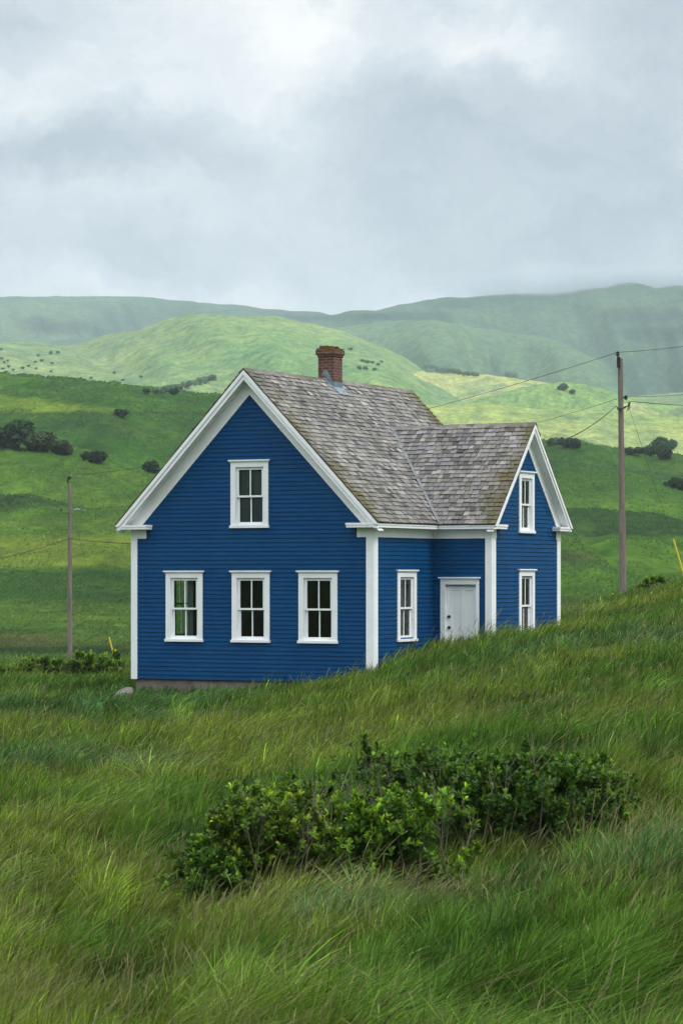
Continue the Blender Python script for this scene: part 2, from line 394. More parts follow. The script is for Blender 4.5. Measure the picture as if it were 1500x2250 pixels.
def far_z(px, d):
    pc = np.clip(px, -300, 1800)
    fl = np.interp(np.log(d), np.log([a for a, _ in FL_L]), [b_ for _, b_ in FL_L])
    fr_ = np.interp(np.log(d), np.log([a for a, _ in FL_R]), [b_ for _, b_ in FL_R])
    wgt = sstep(300, 1150, pc)
    hs = [zrow(fl*(1-wgt)+fr_*wgt, d)]
    for nm, dk, wf, wb, cr_, c_ in LAY:
        cx = np.array([c[0] for c in cr_], float); cyv = np.array([c[1] for c in cr_], float)
        cyy = sum(np.interp(pc+o_, cx, cyv) for o_ in (-30, -15, 0, 15, 30))/5
        cyy = cyy+{'F2': 22, 'G1': 17, 'F4': 14, 'F3': 10}.get(nm, 0)
        cyy = HOR-(HOR-cyy)*(1-wf**2/(4.0*dk*dk))
        dd = dk*(1+.05*fbm(pc/260+dk, pc*0+3.3, 5, 3))
        zk = zrow(cyy, dd)
        ww = np.where(d < dd, wf, wb)
        if dk > 1200:       # gullies running down the flanks of the high hills
            gul = fbm(pc/ (150 if dk > 2500 else 190)+d/dk*3.0, d/dk*2.2, int(dk) % 97, 2 if dk < 2500 else 4)
            ww = ww*(1+.42*gul)
        hs.append(hs[0]+np.maximum(zk-hs[0], -5)*np.exp(-((d-dd)/ww)**2)*sstep(.30, .58, d/dd))
    hs = np.stack(hs); k = .0006*d
    mxh = hs.max(0)
    return mxh+k*np.log(np.exp((hs-mxh)/k).sum(0)), np.where(mxh-hs[0] < .35+.004*d, 0, hs.argmax(0))
def terrain(px, d, detail=True):
    zn = near_z(px, np.clip(d, 1.5, 140)); zf, idx = far_z(px, np.maximum(d, 70))
    wgt = sstep(105, 150, d)
    z = zn*(1-wgt)+zf*wgt
    X = (np.clip(px, -3000, 4500)-750)/F*d
    if detail:
        z = z+.10*fbm(X/1.3, d/1.6, 3, 3)*sstep(3, 12, d)*(1-.6*sstep(48, 56, d))+.17*fbm(X/4.5+5, d/7, 8, 2)*sstep(10, 20, d)*(1-sstep(50, 58, d)*(1-sstep(75, 90, d)))
        z = z+sstep(150, 240, d)*(1-sstep(640, 900, d))*.0042*d*fbm(X/(.11*d)+np.log(d)*4, np.log(d)*16, 27, 3)
        z = z+sstep(120, 200, d)*np.minimum(.0016*d, 1.4)*fbm(X/(.016*d+2), d/(.03*d+4), 21, 3)
        z = z+sstep(110, 200, d)*np.minimum(.0011*d, .6)*fbm(X/2.3, d/5.5, 33, 2)
        # deeper hollows on the high hills
        z = z+sstep(900, 1800, d)*.0022*d*fbm(X/(.05*d)+d/900, d/(.12*d)+3, 51, 4)
    return z, idx
def P(px, d, dz=0.0):
    z, _ = terrain(np.array([float(px)]), np.array([float(d)]))
    return Vector(((px-750)/F*d, d, float(z[0])+dz))
def hit(px, py, dmin=8, dmax=4600):
    ds = np.exp(np.linspace(math.log(dmin), math.log(dmax), 2500)); z, _ = terrain(np.full(ds.shape, float(px)), ds)
    ray = ZC-(py-HOR)/F*ds
    below = np.nonzero(z > ray)[0]
    return float(ds[below[0]]) if len(below) else float(ds[-1])

az_in = np.linspace(-8.9, 8.9, 350)
az_out = np.concatenate([np.linspace(-180, -30, 26), np.linspace(-28, -9.3, 22)])
AZ = np.radians(np.concatenate([az_out, az_in, -az_out[::-1][:-1]]))
DD = np.exp(np.linspace(math.log(1.2), math.log(6200), 1330))
aa, dd2 = np.meshgrid(AZ, DD)
pxx = np.where(np.abs(aa) < math.radians(40), 750+F*np.tan(np.clip(aa, -.7, .7)), np.where(aa > 0, 9000, -9000))
cosv = np.where(np.abs(aa) < math.radians(12), np.cos(aa), 1)
zz, idx = terrain(pxx, dd2*cosv)
XX = dd2*np.sin(aa); YY = dd2*np.cos(aa)
# albedo map
col = np.zeros(zz.shape+(3,))
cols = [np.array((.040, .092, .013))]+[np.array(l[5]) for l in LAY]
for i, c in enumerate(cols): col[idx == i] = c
dn = dd2*cosv; pxn = np.clip(pxx, -400, 1900)
rown = HOR-(zz-ZC)*F/dn
def blend(mask, c):
    global col
    mask = np.clip(mask, 0, 1)[..., None]; col = col*(1-mask)+np.array(c)*mask
wob = fbm(XX/35, YY/60, 61, 4); wob2 = fbm(XX/9, YY/20, 71, 4); wobF = fbm(XX/220, YY/420, 81, 5); wobF2 = fbm(XX/70, YY/160, 91, 5)
def band(px0, px1, soft, r0, r1, rs, dlo, dhi, wb=None, wa=0):
    rr = rown+(0 if wb is None else wb*wa)
    return sstep(px0-soft, px0+soft, pxn)*(1-sstep(px1-soft, px1+soft, pxn))*sstep(r0-rs, r0+rs, rr)*(1-sstep(r1-rs, r1+rs, rr))*(dn > dlo)*(dn < dhi)
near_m = 1-sstep(110, 170, dn)
blend(near_m, (.045, .062, .018))
# valley floor pastures, left of the house: mown strip, darker sward, rushes
blend(band(-900, 330, 80, 1172, 1248, 7, 150, 420, wob, 22)*.9, (.088, .128, .017))
blend(band(-900, 330, 80, 1255, 1325, 10, 120, 400, wob, 26)*.85, (.024, .058, .013))
blend(band(-900, 300, 60, 1335, 1372, 8, 120, 300, wob2, 22)*.6, (.062, .10, .018))
blend(band(-900, 130, 60, 1390, 1428, 8, 90, 260, wob2, 20)*.7, (.055, .056, .02))
blend(band(-900, 300, 60, 1425, 1442, 5, 90, 260, wob2, 8)*.8, (.014, .034, .009))
blend(band(-900, 330, 60, 1130, 1165, 8, 200, 420, wob, 22)*.6, (.07, .118, .018))
# upper left hill: light strip, hedge lines
strip = 868+np.clip(pxn, -300, 300)*.12
blend((pxn < 275)*sstep(-4, 4, rown-strip-wob*3)*(1-sstep(-6, 6, rown-(906-np.clip(60-pxn, 0, 400)*.01)))*(dn > 450)*(dn < 720), (.090, .155, .018))
blend(band(-900, 480, 60, 907, 913, 4, 400, 720, wob2, 8)*.75, (.016, .038, .010))
blend(band(-900, 480, 60, 915, 945, 12, 400, 720, wob, 24)*.5, (.024, .06, .014))
blend((idx == 10)*sstep(.05, .5, wob)*.5, (.07, .122, .019))
blend((idx == 11)*sstep(.0, .5, wob2)*.8, (.013, .032, .009))
# right: darker folds and bare earth on the hillock
blend(band(1180, 1900, 40, 1000, 1110, 25, 250, 720, wob, 40)*.4, (.024, .06, .016))
blend(band(1215, 1300, 14, 1212, 1240, 7, 150, 260, wob2, 9)*.35, (.05, .035, .025))
blend(band(1390, 1900, 25, 1165, 1185, 6, 180, 480, wob2, 14)*.6, (.014, .032, .010))
blend((dn > 150)*(dn < 720)*sstep(.25, .7, wob2)*.4, (.020, .046, .011))
blend((dn > 150)*(dn < 720)*sstep(.25, .7, -wob)*.35, (.072, .115, .018))
# pale fields, base lightened as painted sunshine: patches of seeding grass, clover and scrub
G = (idx >= 5) & (idx <= 8)
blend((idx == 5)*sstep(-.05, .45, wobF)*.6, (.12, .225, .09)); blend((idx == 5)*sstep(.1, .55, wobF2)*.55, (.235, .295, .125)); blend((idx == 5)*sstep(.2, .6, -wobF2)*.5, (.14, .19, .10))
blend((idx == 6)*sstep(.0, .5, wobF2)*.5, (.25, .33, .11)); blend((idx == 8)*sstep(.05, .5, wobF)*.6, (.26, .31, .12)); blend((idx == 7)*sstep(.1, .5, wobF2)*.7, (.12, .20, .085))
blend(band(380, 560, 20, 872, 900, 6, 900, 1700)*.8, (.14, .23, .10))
# high hills: heath and woods
Fm = (idx >= 1) & (idx <= 4)
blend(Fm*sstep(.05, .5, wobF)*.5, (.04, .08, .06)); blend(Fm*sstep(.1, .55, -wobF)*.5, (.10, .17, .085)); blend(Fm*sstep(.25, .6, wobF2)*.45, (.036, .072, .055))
def blob(px, py, hw, hh, c, amt, lo):
    r = ((pxn-px)/hw)**2+((rown-py)/hh)**2
    blend((1-sstep(.4, 1.5, r+wobF2*1.6+wobF*.8))*amt*(dn > lo), c)
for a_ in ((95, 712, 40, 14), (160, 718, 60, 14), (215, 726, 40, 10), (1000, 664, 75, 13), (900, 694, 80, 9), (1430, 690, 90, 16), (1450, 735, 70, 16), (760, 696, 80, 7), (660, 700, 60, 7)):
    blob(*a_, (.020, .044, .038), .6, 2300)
noise_l = 1+(.22-.12*sstep(700, 1200, dn))*fbm(XX/(.02*dn+1), YY/(.05*dn+2), 101, 4)
col = np.clip(col*noise_l[..., None], .008, .6)
V = np.stack([XX, YY, zz], -1)
nr, nc = zz.shape
def grid_obj(name, r0, r1, label=None):
    R = r1-r0+1
    VV = V[r0:r1+1].reshape(-1, 3); CC = col[r0:r1+1].reshape(-1, 3)
    i, j = np.meshgrid(np.arange(R-1), np.arange(nc), indexing='ij'); j2 = (j+1) % nc
    Q = np.stack([i*nc+j, i*nc+j2, (i+1)*nc+j2, (i+1)*nc+j], -1).reshape(-1, 4)
    o = np_mesh(name, VV, Q, M['turf'], CC, smooth=True); tag(o, kind='structure'); return o
ra = int(np.searchsorted(DD, 130)); rb = int(np.searchsorted(DD, 850))
# close the small hole at the pole under the photographer
V[0, :, 2] = zz[0].mean()
gr_o = grid_obj('ground', 0, ra); hl_o = grid_obj('hills', ra, rb); mo_o = grid_obj('far_hills', rb, nr-1)

# ------------------------------------------------------------------ the house
TH = math.radians(28)
HO = Vector((-4.7241, 61.8779, 0))
UX = Vector((math.cos(TH), -math.sin(TH), 0)); VY = Vector((math.sin(TH), math.cos(TH), 0))
house = empty('blue_house', HO, -TH)
tag(house, 'blue clapboard farmhouse with white trim and weathered shingle roof on the grassy slope', 'house')
W_, L_ = 6.13, 7.70
WX, WY0, WY1 = 7.576, 2.91, 6.70
CX, AZm, SL = W_/2, 6.885, 1.025        # main ridge x, apex height, slope
WCY = (WY0+WY1)/2; WAZ, WSL = 5.81, 1.083
OE, OG, OGW = .262, .30, .23            # eave overhang, gable overhangs
def zr(x): return AZm-SL*abs(x-CX)
def zw(y): return WAZ-WSL*abs(y-WCY)
EX = .0955                               # board exposure
def wall(mb_s, mb_i, frame, span, z0, ztop, limits, holes, inner, start=0.0):
    """clapboards on a wall. frame(a,out,z)->point; limits(z)->(a0,a1); holes: (a0,a1,z0,z1)"""
    z = z0; k = 0
    while z < ztop-.01:
        z1 = min(z+EX, ztop); zm = (z+z1)/2
        segs = [limits]
        ints = [(0.0, 1.0)]
        lo0, lo1 = limits(z); hi0, hi1 = limits(z1)
        cuts = sorted([(h[0], h[1]) for h in holes if h[2] < zm < h[3]])
        pieces = []; cur0, cur1 = lo0, hi0
        for h0, h1 in cuts:
            pieces.append((cur0, h0, cur1, h0)); cur0 = cur1 = h1
        pieces.append((cur0, lo1, cur1, hi1))
        for a0, a1, b0, b1 in pieces:
            if a1-a0 < .005: continue
            # split long courses into boards butted end to end
            brk = [a0]; x = a0+random.uniform(1.2, 3.4)
            while x < a1-.5: brk.append(x); x += random.uniform(2.4, 3.6)
            brk.append(a1)
            for q in range(len(brk)-1):
                p0, p1 = brk[q], brk[q+1]; o_ = .021+random.uniform(-.0005, .0005)
                f0 = (p0-a0)/(a1-a0); f1 = (p1-a0)/(a1-a0); t0 = b0+(b1-b0)*f0; t1 = b0+(b1-b0)*f1
                g = .0012
                mb_s.face([frame(p0+g, o_, z), frame(p1-g, o_, z), frame(t1-g, .004, z1), frame(t0+g, .004, z1)])
                mb_s.face([frame(p0+g, 0, z), frame(p1-g, 0, z), frame(p1-g, o_, z), frame(p0+g, o_, z)])
        z = z1; k += 1
    # sheathing behind and lining inside, with the openings left out
    holes = [h for h in holes if h[2] < inner]
    xs = sorted(set([start, span]+[h[0] for h in holes]+[h[1] for h in holes]))
    zs = sorted(set([z0-.02, inner]+[h[2] for h in holes]+[h[3] for h in holes]))
    for i in range(len(xs)-1):
        for j in range(len(zs)-1):
            xm = (xs[i]+xs[i+1])/2; zm = (zs[j]+zs[j+1])/2
            if any(h[0] < xm < h[1] and h[2] < zm < h[3] for h in holes): continue
            for dep in (-.012, -.14):
                mb_i.face([frame(xs[i], dep, zs[j]), frame(xs[i+1], dep, zs[j]), frame(xs[i+1], dep, zs[j+1]), frame(xs[i], dep, zs[j+1])])
fr_front = lambda a, o, z: (a, -o, z)
fr_right = lambda a, o, z: (W_+o, a, z)
fr_left = lambda a, o, z: (-o, a, z)
fr_back = lambda a, o, z: (a, L_+o, z)
fr_wend = lambda a, o, z: (WX+o, a, z)
fr_wfront = lambda a, o, z: (a, WY0-o, z)
fr_wback = lambda a, o, z: (a, WY1+o, z)
# windows: (frame, centre along wall, casing width, z sill bottom, z head top, behind)
WIN = [('front', fr_front, 1.373, .96, .84, 2.42, None), ('front', fr_front, 3.09, .96, .84, 2.42, None), ('front', fr_front, 4.78, .96, .84, 2.42, None),
       ('front', fr_front, 3.06, .96, 3.375, 4.875, 'screen'), ('right', fr_right, 1.57, .93, .865, 2.44, 'curtain'),
       ('wend', fr_wend, 4.80, .86, .90, 2.46, 'green_curtain'), ('wend', fr_wend, 4.79, .84, 3.29, 4.70, 'curtain'), ('left', fr_left, 2.02, .96, .84, 2.60, None), ('left', fr_left, 5.6, .96, .84, 2.42, None)]
CAS = .125
def hole(wd): return (wd[2]-wd[3]/2+CAS-.015, wd[2]+wd[3]/2-CAS+.015, wd[4]+.05, wd[5]-.135)
H_ = {k: [hole(x) for x in WIN if x[0] == k] for k in ('front', 'right', 'wend', 'left')}
sd_ = MB(); inn = MB()
def gable_lim(c, half, apex, slope):
    def f(z):
        h = min(half, max(0.02, (apex-.12-z)/slope)); return (c-h, c+h)
    return f
wall(sd_, inn, fr_front, W_, 0, 6.72, gable_lim(CX, CX, AZm, SL), H_['front'], 3.2)
# gable sheathing and attic lining
for yy in (.012, .14, L_-.012): inn.face([(0, yy, 3.2), (W_, yy, 3.2), (W_, yy, zr(W_)-.1), (CX, yy, AZm-.1), (0, yy, zr(0)-.1)]) if yy > .2 else None
hu = H_['front'][3]
for yy in (.012, .14):
    for x0, x1 in ((0, hu[0]), (hu[1], W_)):
        ptsg = [(x0, yy, 3.2), (x1, yy, 3.2), (x1, yy, zr(x1)-.1), (x0, yy, zr(x0)-.1)]; inn.face(ptsg)
    inn.face([(hu[0], yy, 3.2), (hu[1], yy, 3.2), (hu[1], yy, hu[2]), (hu[0], yy, hu[2])])
    inn.face([(hu[0], yy, hu[3]), (hu[1], yy, hu[3]), (hu[1], yy, zr(hu[1])-.1), (CX, yy, AZm-.1), (hu[0], yy, zr(hu[0])-.1)])
wall(sd_, inn, fr_right, L_, 0, 3.2, lambda z: (0, L_), H_['right']+[(WY0, WY1, -.1, 3.3)], 3.2)
wall(sd_, inn, fr_left, L_, 0, 3.2, lambda z: (0, L_), H_['left'], 3.2)
wall(sd_, inn, fr_back, W_, 0, 6.72, gable_lim(CX, CX, AZm, SL), [], 3.2)
wall(sd_, inn, fr_wend, WY1, 0, 5.62, gable_lim(WCY, (WY1-WY0)/2, WAZ, WSL), H_['wend'], 3.2, WY0)
DOOR = (6.384, 7.242, .10, 2.135)
wall(sd_, inn, fr_wfront, WX, 0, 3.2, lambda z: (W_, WX), [DOOR], 3.2, W_)
wall(sd_, inn, fr_wback, WX, 0, 3.2, lambda z: (W_, WX), [], 3.2, W_)
# wing attic lining
hv = H_['wend'][1]
for xx in (WX-.012, WX-.14):
    for y0, y1 in ((WY0, hv[0]), (hv[1], WY1)): inn.face([(xx, y0, 3.2), (xx, y1, 3.2), (xx, y1, zw(y1)-.1), (xx, y0, zw(y0)-.1)])
    inn.face([(xx, hv[0], 3.2), (xx, hv[1], 3.2), (xx, hv[1], hv[2]), (xx, hv[0], hv[2])])
    inn.face([(xx, hv[0], hv[3]), (xx, hv[1], hv[3]), (xx, hv[1], zw(hv[1])-.1), (xx, WCY, WAZ-.1), (xx, hv[0], zw(hv[0])-.1)])
# floors, ceiling, partitions
for z in (.25, 2.95): inn.face([(.14, .14, z), (W_-.14, .14, z), (W_-.14, L_-.14, z), (.14, L_-.14, z)]); inn.face([(W_, WY0+.14, z+.01), (WX-.14, WY0+.14, z+.01), (WX-.14, WY1-.14, z+.01), (W_, WY1-.14, z+.01)])
inn.face([(.14, 3.9, .25), (W_-.14, 3.9, .25), (W_-.14, 3.9, 2.95), (.14, 3.9, 2.95)])
inn.face([(2.3, .14, .25), (2.3, 3.9, .25), (2.3, 3.9, 2.95), (2.3, .14, 2.95)])
sd_.build('clapboard_wall', M['blue'], house)
inn.build('interior_lining', M['interior'], house)
# foundation
fb = MB(); fb.box(.05, W_-.05, .05, L_-.05, -1.2, -.003); fb.box(W_-.05, WX-.05, WY0+.05, WY1-.05, -1.2, -.004)
fb.build('foundation', M['concrete'], house)

# trim -------------------------------------------------
def vtrim(name, along, c, apex, slope, half, oy_top, oy_bot, p0, p1, mb=None):
    """inverted V band lying below the rake. along 'x': V spans x, extruded in y from p0 to p1"""
    own = mb is None
    if own: mb = MB()
    for s in (-1, 1):
        te = apex-slope*half-oy_top; zcl = min(3.4615, te-.002)
        if te-(oy_bot-oy_top) < zcl: q = [(0, apex-oy_top), (s*half, te), (s*half, zcl), (s*(apex-oy_bot-zcl)/slope, zcl), (0, apex-oy_bot)]
        else: q = [(0, apex-oy_top), (s*half, te), (s*half, te-(oy_bot-oy_top)), (0, apex-oy_bot)]
        if s < 0: q = q[::-1]
        if along == 'x': base = [(c+a, p0, z) for a, z in q]; off = (0, p1-p0, 0)
        else: base = [(p0, c+a, z) for a, z in q]; off = (p1-p0, 0, 0)
        mb.prism(base, off)
    return mb.build(name, M['white'], house) if own else mb
hw = CX+OE
for (fy, sg) in ((0, -1), (L_, 1)):
    vtrim('rake_fascia', 'x', CX, AZm, SL, hw+.012, .032, .135, fy+sg*(OG+.012), fy+sg*(OG-.03))
    vtrim('rake_board', 'x', CX, AZm, SL, hw, .128, .245, fy+sg*(OG-.012), fy+sg*(OG-.055))
    vtrim('soffit', 'x', CX, AZm, SL, hw-.01, .19, .215, fy+sg*(OG-.056), fy+sg*.002)
    vtrim('rake_frieze', 'x', CX, AZm, SL, CX+.02, .216, .56, fy+sg*.034, fy+sg*.001)
whalf = (WY1-WY0)/2+OE
vtrim('rake_fascia', 'y', WCY, WAZ, WSL, whalf+.012, .032, .125, WX+OGW+.012, WX+OGW-.03)
vtrim('rake_board', 'y', WCY, WAZ, WSL, whalf, .118, .225, WX+OGW-.012, WX+OGW-.055)
vtrim('soffit', 'y', WCY, WAZ, WSL, whalf-.01, .18, .205, WX+OGW-.056, WX+.002)
vtrim('rake_frieze', 'y', WCY, WAZ, WSL, (WY1-WY0)/2+.02, .206, .52, WX+.034, WX+.001)
# eave cornices (box + bed mould) and returns, friezes
zc0, zc1 = 3.362, 3.462
def cornice(x0, x1, y0, y1):
    cn = MB(); cn.box(x0, x1, y0, y1, zc0, zc1-.046); cn.box(x0-.012, x1+.012, y0-.012, y1+.012, zc1-.0455, zc1)
    cn.build('cornice', M['white'], house)
RET = .52
cornice(W_+.003, W_+.245, -OG+.02, WY0-.262)                       # right eave
cornice(W_+.003, WX+OGW-.02, WY0-.245, WY0-.003)                   # wing front eave
cornice(W_+.003, WX+OGW-.02, WY1+.003, WY1+.245)
cornice(-.245, -.003, -OG+.02, L_+OG-.02)
cornice(W_+.003, W_+.245, WY1+.262, L_+OG-.02)
cornice(W_-RET, W_-.010, -OG+.021, -.003); cornice(.010, RET, -OG+.021, -.003)
cornice(WX+.003, WX+OGW-.021, WY0+.010, WY0+.42); cornice(WX+.003, WX+OGW-.021, WY1-.42, WY1-.010)
# eave fascia strip tucked under the shingles
ef = MB()
ef.box(W_+.12, W_+.20, -OG+.06, WY0-.2, zc1+.002, zr(W_+.2)-.03)
ef.box(W_+.2, WX+OGW-.06, WY0-.20, WY0-.12, zc1+.003, zw(WY0-.2)-.03)
ef.build('eave_fascia', M['white'], house)
T_ = .034; zf0, zf1 = 3.155, zc0-.001
for bx in ((W_+.001, W_+T_, -.033, WY0-.035, zf0, zf1), (W_+T_+.001, WX+T_-.001, WY0-T_, WY0-.001, zf0, zf1-.001),
           (W_-.385, W_+T_-.002, -T_, -.001, zf0+.001, zf1-.002), (-T_+.002, .375, -T_, -.001, zf0+.001, zf1-.002),
           (WX+.001, WX+T_, WY0-T_+.002, WY0+.22, zf0+.001, zf1-.002), (WX+.001, WX+T_, WY1-.22, WY1+T_, zf0+.001, zf1-.002),
           (-T_, -.001, 0.0, L_, zf0, zf1), (W_+.001, W_+T_, WY1, L_, zf0, zf1)):
    fz = MB(); fz.box(*bx); fz.build('frieze_board', M['white'], house)
def corner(x, y, sx, sy, wx=.165, wy=.165, z0=-.02):
    m_ = MB(); T = .03
    # board on the face whose normal is along y, and one on the face along x
    xa, xb = sorted((x+sx*T, x-sx*wx)); ya, yb = sorted((y+sy*T, y+sy*.0))
    m_.box(xa, xb, ya, yb, z0, zf0-.001)
    ya, yb = sorted((y-sy*.001, y-sy*wy)); xa, xb = sorted((x+sx*T, x))
    m_.box(xa, xb, ya, yb, z0, zf0-.0015)
    m_.build('corner_board', M['white'], house, bevel=.004)
corner(0, 0, -1, -1, wx=.135); corner(W_, 0, 1, -1); corner(WX, WY0, 1, -1, wx=.135, wy=.20); corner(WX, WY1, 1, 1); corner(0, L_, -1, 1); corner(W_, L_, 1, 1)

# windows ---------------------------------------------
def fbox(mb, fr, a0, a1, o0, o1, z0, z1):
    p = [fr(a, o, z) for a in (a0, a1) for o in (o0, o1) for z in (z0, z1)]
    xs = [q[0] for q in p]; ys = [q[1] for q in p]
    mb.box(min(xs), max(xs), min(ys), max(ys), z0, z1)
def make_window(wd):
    nm, fr, c, wdt, z0, z1, behind = wd
    a0, a1 = c-wdt/2, c+wdt/2
    cas = MB()
    fbox(cas, fr, a0, a0+CAS, -.0, .036, z0+.06, z1-.02); fbox(cas, fr, a1-CAS, a1, 0, .036, z0+.06, z1-.02)
    fbox(cas, fr, a0+CAS, a1-CAS, 0, .0355, z1-.15, z1-.0205)                       # head casing
    # jambs inside the opening
    fbox(cas, fr, a0+CAS-.02, a0+CAS+.012, -.13, -.001, z0+.05, z1-.15); fbox(cas, fr, a1-CAS-.012, a1-CAS+.02, -.13, -.001, z0+.05, z1-.15)
    fbox(cas, fr, a0+CAS+.012, a1-CAS-.012, -.13, -.001, z1-.165, z1-.135)
    win = cas.build('window', M['white'], house, bevel=.003)
    s_ = MB(); fbox(s_, fr, a0-.02, a1+.02, -.12, .062, z0, z0+.058); s_.build('sill', M['white'], win, bevel=.004)
    h_ = MB(); fbox(h_, fr, a0-.045, a1+.045, .0, .075, z1-.019, z1+.012); fbox(h_, fr, a0-.02, a1+.02, .0, .052, z1-.043, z1-.0195); h_.build('head_cap', M['white'], win, bevel=.003)
    i0, i1 = a0+CAS+.013, a1-CAS-.013; zb, zt = z0+.059, z1-.166; zm = (zb+zt)/2+.005
    def sash(o0, o1, za, zz_, bot):
        f_ = MB(); st = .052
        fbox(f_, fr, i0, i0+st, o0, o1, za, zz_); fbox(f_, fr, i1-st, i1, o0, o1, za, zz_)
        fbox(f_, fr, i0+st, i1-st, o0+.001, o1-.001, za, za+bot); fbox(f_, fr, i0+st, i1-st, o0+.001, o1-.001, zz_-.042, zz_)
        cm = (i0+i1)/2; fbox(f_, fr, cm-.014, cm+.014, o0+.004, o1-.004, za+bot, zz_-.042)
        so_ = f_.build('sash', M['white'], win)
        g_ = MB(); og = (o0+o1)/2
        g_.face([fr(i0+st, og, za+bot), fr(i1-st, og, za+bot), fr(i1-st, og, zz_-.042), fr(i0+st, og, zz_-.042)])
        g_.build('pane', M['glass'], win)
    sash(-.045, -.012, zm-.02, zt, .042)        # upper sash, outer
    sash(-.085, -.05, zb, zm+.022, .075)        # lower sash, inner
    if behind:
        cb_ = MB()
        if behind == 'screen':
            cb_.face([fr(i0, -.105, zb), fr(i1, -.105, zb), fr(i1, -.105, zt), fr(i0, -.105, zt)]); kids = [cb_]
        else:
            gaps = {'curtain': ((0, .46), (.54, 1)), 'green_curtain': ((0, .30), (.72, 1))}[behind]
            for g0, g1 in gaps:
                nseg = 14; pr = None
                for q in range(nseg+1):
                    f = g0+(g1-g0)*q/nseg; a = i0+(i1-i0)*f; o = -.20-.018*math.sin(q*2.3)
                    if pr: cb_.face([fr(pr[0], pr[1], zb), fr(a, o, zb), fr(a, o, zt), fr(pr[0], pr[1], zt)])
                    pr = (a, o)
        cb_.build('curtain' if behind != 'screen' else 'blind', M[behind], win)
    return win
wobs = [make_window(x) for x in WIN]
# half curtain hanging in the leftmost front window
cb_ = MB(); pr = None
for q in range(9):
    a = 1.30+.16*q/8; o = -.24-.02*math.sin(q*2.1)
    if pr: cb_.face([(pr[0], -pr[1], .9), (a, -o, .9), (a, -o, 2.3), (pr[0], -pr[1], 2.3)])
    pr = (a, o)
cb_.build('curtain', M['green_curtain'], wobs[0])

# door -------------------------------------------------
d0, d1, dz0, dz1 = 6.47, 7.205, .22, 2.12
dc = MB(); fr = fr_wfront
fbox(dc, fr, 6.335, d0-.012, 0, .04, .1, 2.12); fbox(dc, fr, d1+.012, 7.29, 0, .04, .1, 2.12); fbox(dc, fr, 6.335, 7.29, 0, .0395, 2.121, 2.255)
fbox(dc, fr, d0-.03, d0-.001, -.12, -.001, .1, 2.15); fbox(dc, fr, d1+.001, d1+.03, -.12, -.001, .1, 2.15); fbox(dc, fr, d0, d1, -.12, -.002, 2.121, 2.15)
door_c = dc.build('door_casing', M['white'], house, bevel=.004)
hc = MB(); fbox(hc, fr, 6.295, 7.33, 0, .085, 2.2555, 2.288); hc.build('head_cap', M['white'], door_c, bevel=.004)
dl = MB(); o0, o1 = -.085, -.045; stl = .10; cm = (d0+d1)/2+.02
fbox(dl, fr, d0, d0+stl+.03, o0, o1, dz0, dz1-.001); fbox(dl, fr, d1-stl, d1, o0, o1, dz0, dz1-.001); fbox(dl, fr, cm-.05, cm+.05, o0, o1, dz0+.2, dz1-.13)
fbox(dl, fr, d0+stl+.03, d1-stl, o0, o1-.0005, dz1-.13, dz1-.002); fbox(dl, fr, d0+stl+.03, d1-stl, o0, o1-.0005, dz0, dz0+.2)
fbox(dl, fr, d0+stl+.03, cm-.05, o0, o1-.016, dz0+.2, dz1-.13); fbox(dl, fr, cm+.05, d1-stl, o0, o1-.016, dz0+.2, dz1-.13)
door = dl.build('door', M['white'], house, bevel=.005)
for z in (1.40, 1.155):
    kb = MB(); x = d0+.052; yb = WY0-o1
    kb.tube([(x, yb+.001, z), (x, yb-.012, z), (x, yb-.02, z), (x, yb-.045, z), (x, yb-.06, z)], [.034, .034, .014, .03, .018], 12)
    kb.build('knob', M['hardware'], door)

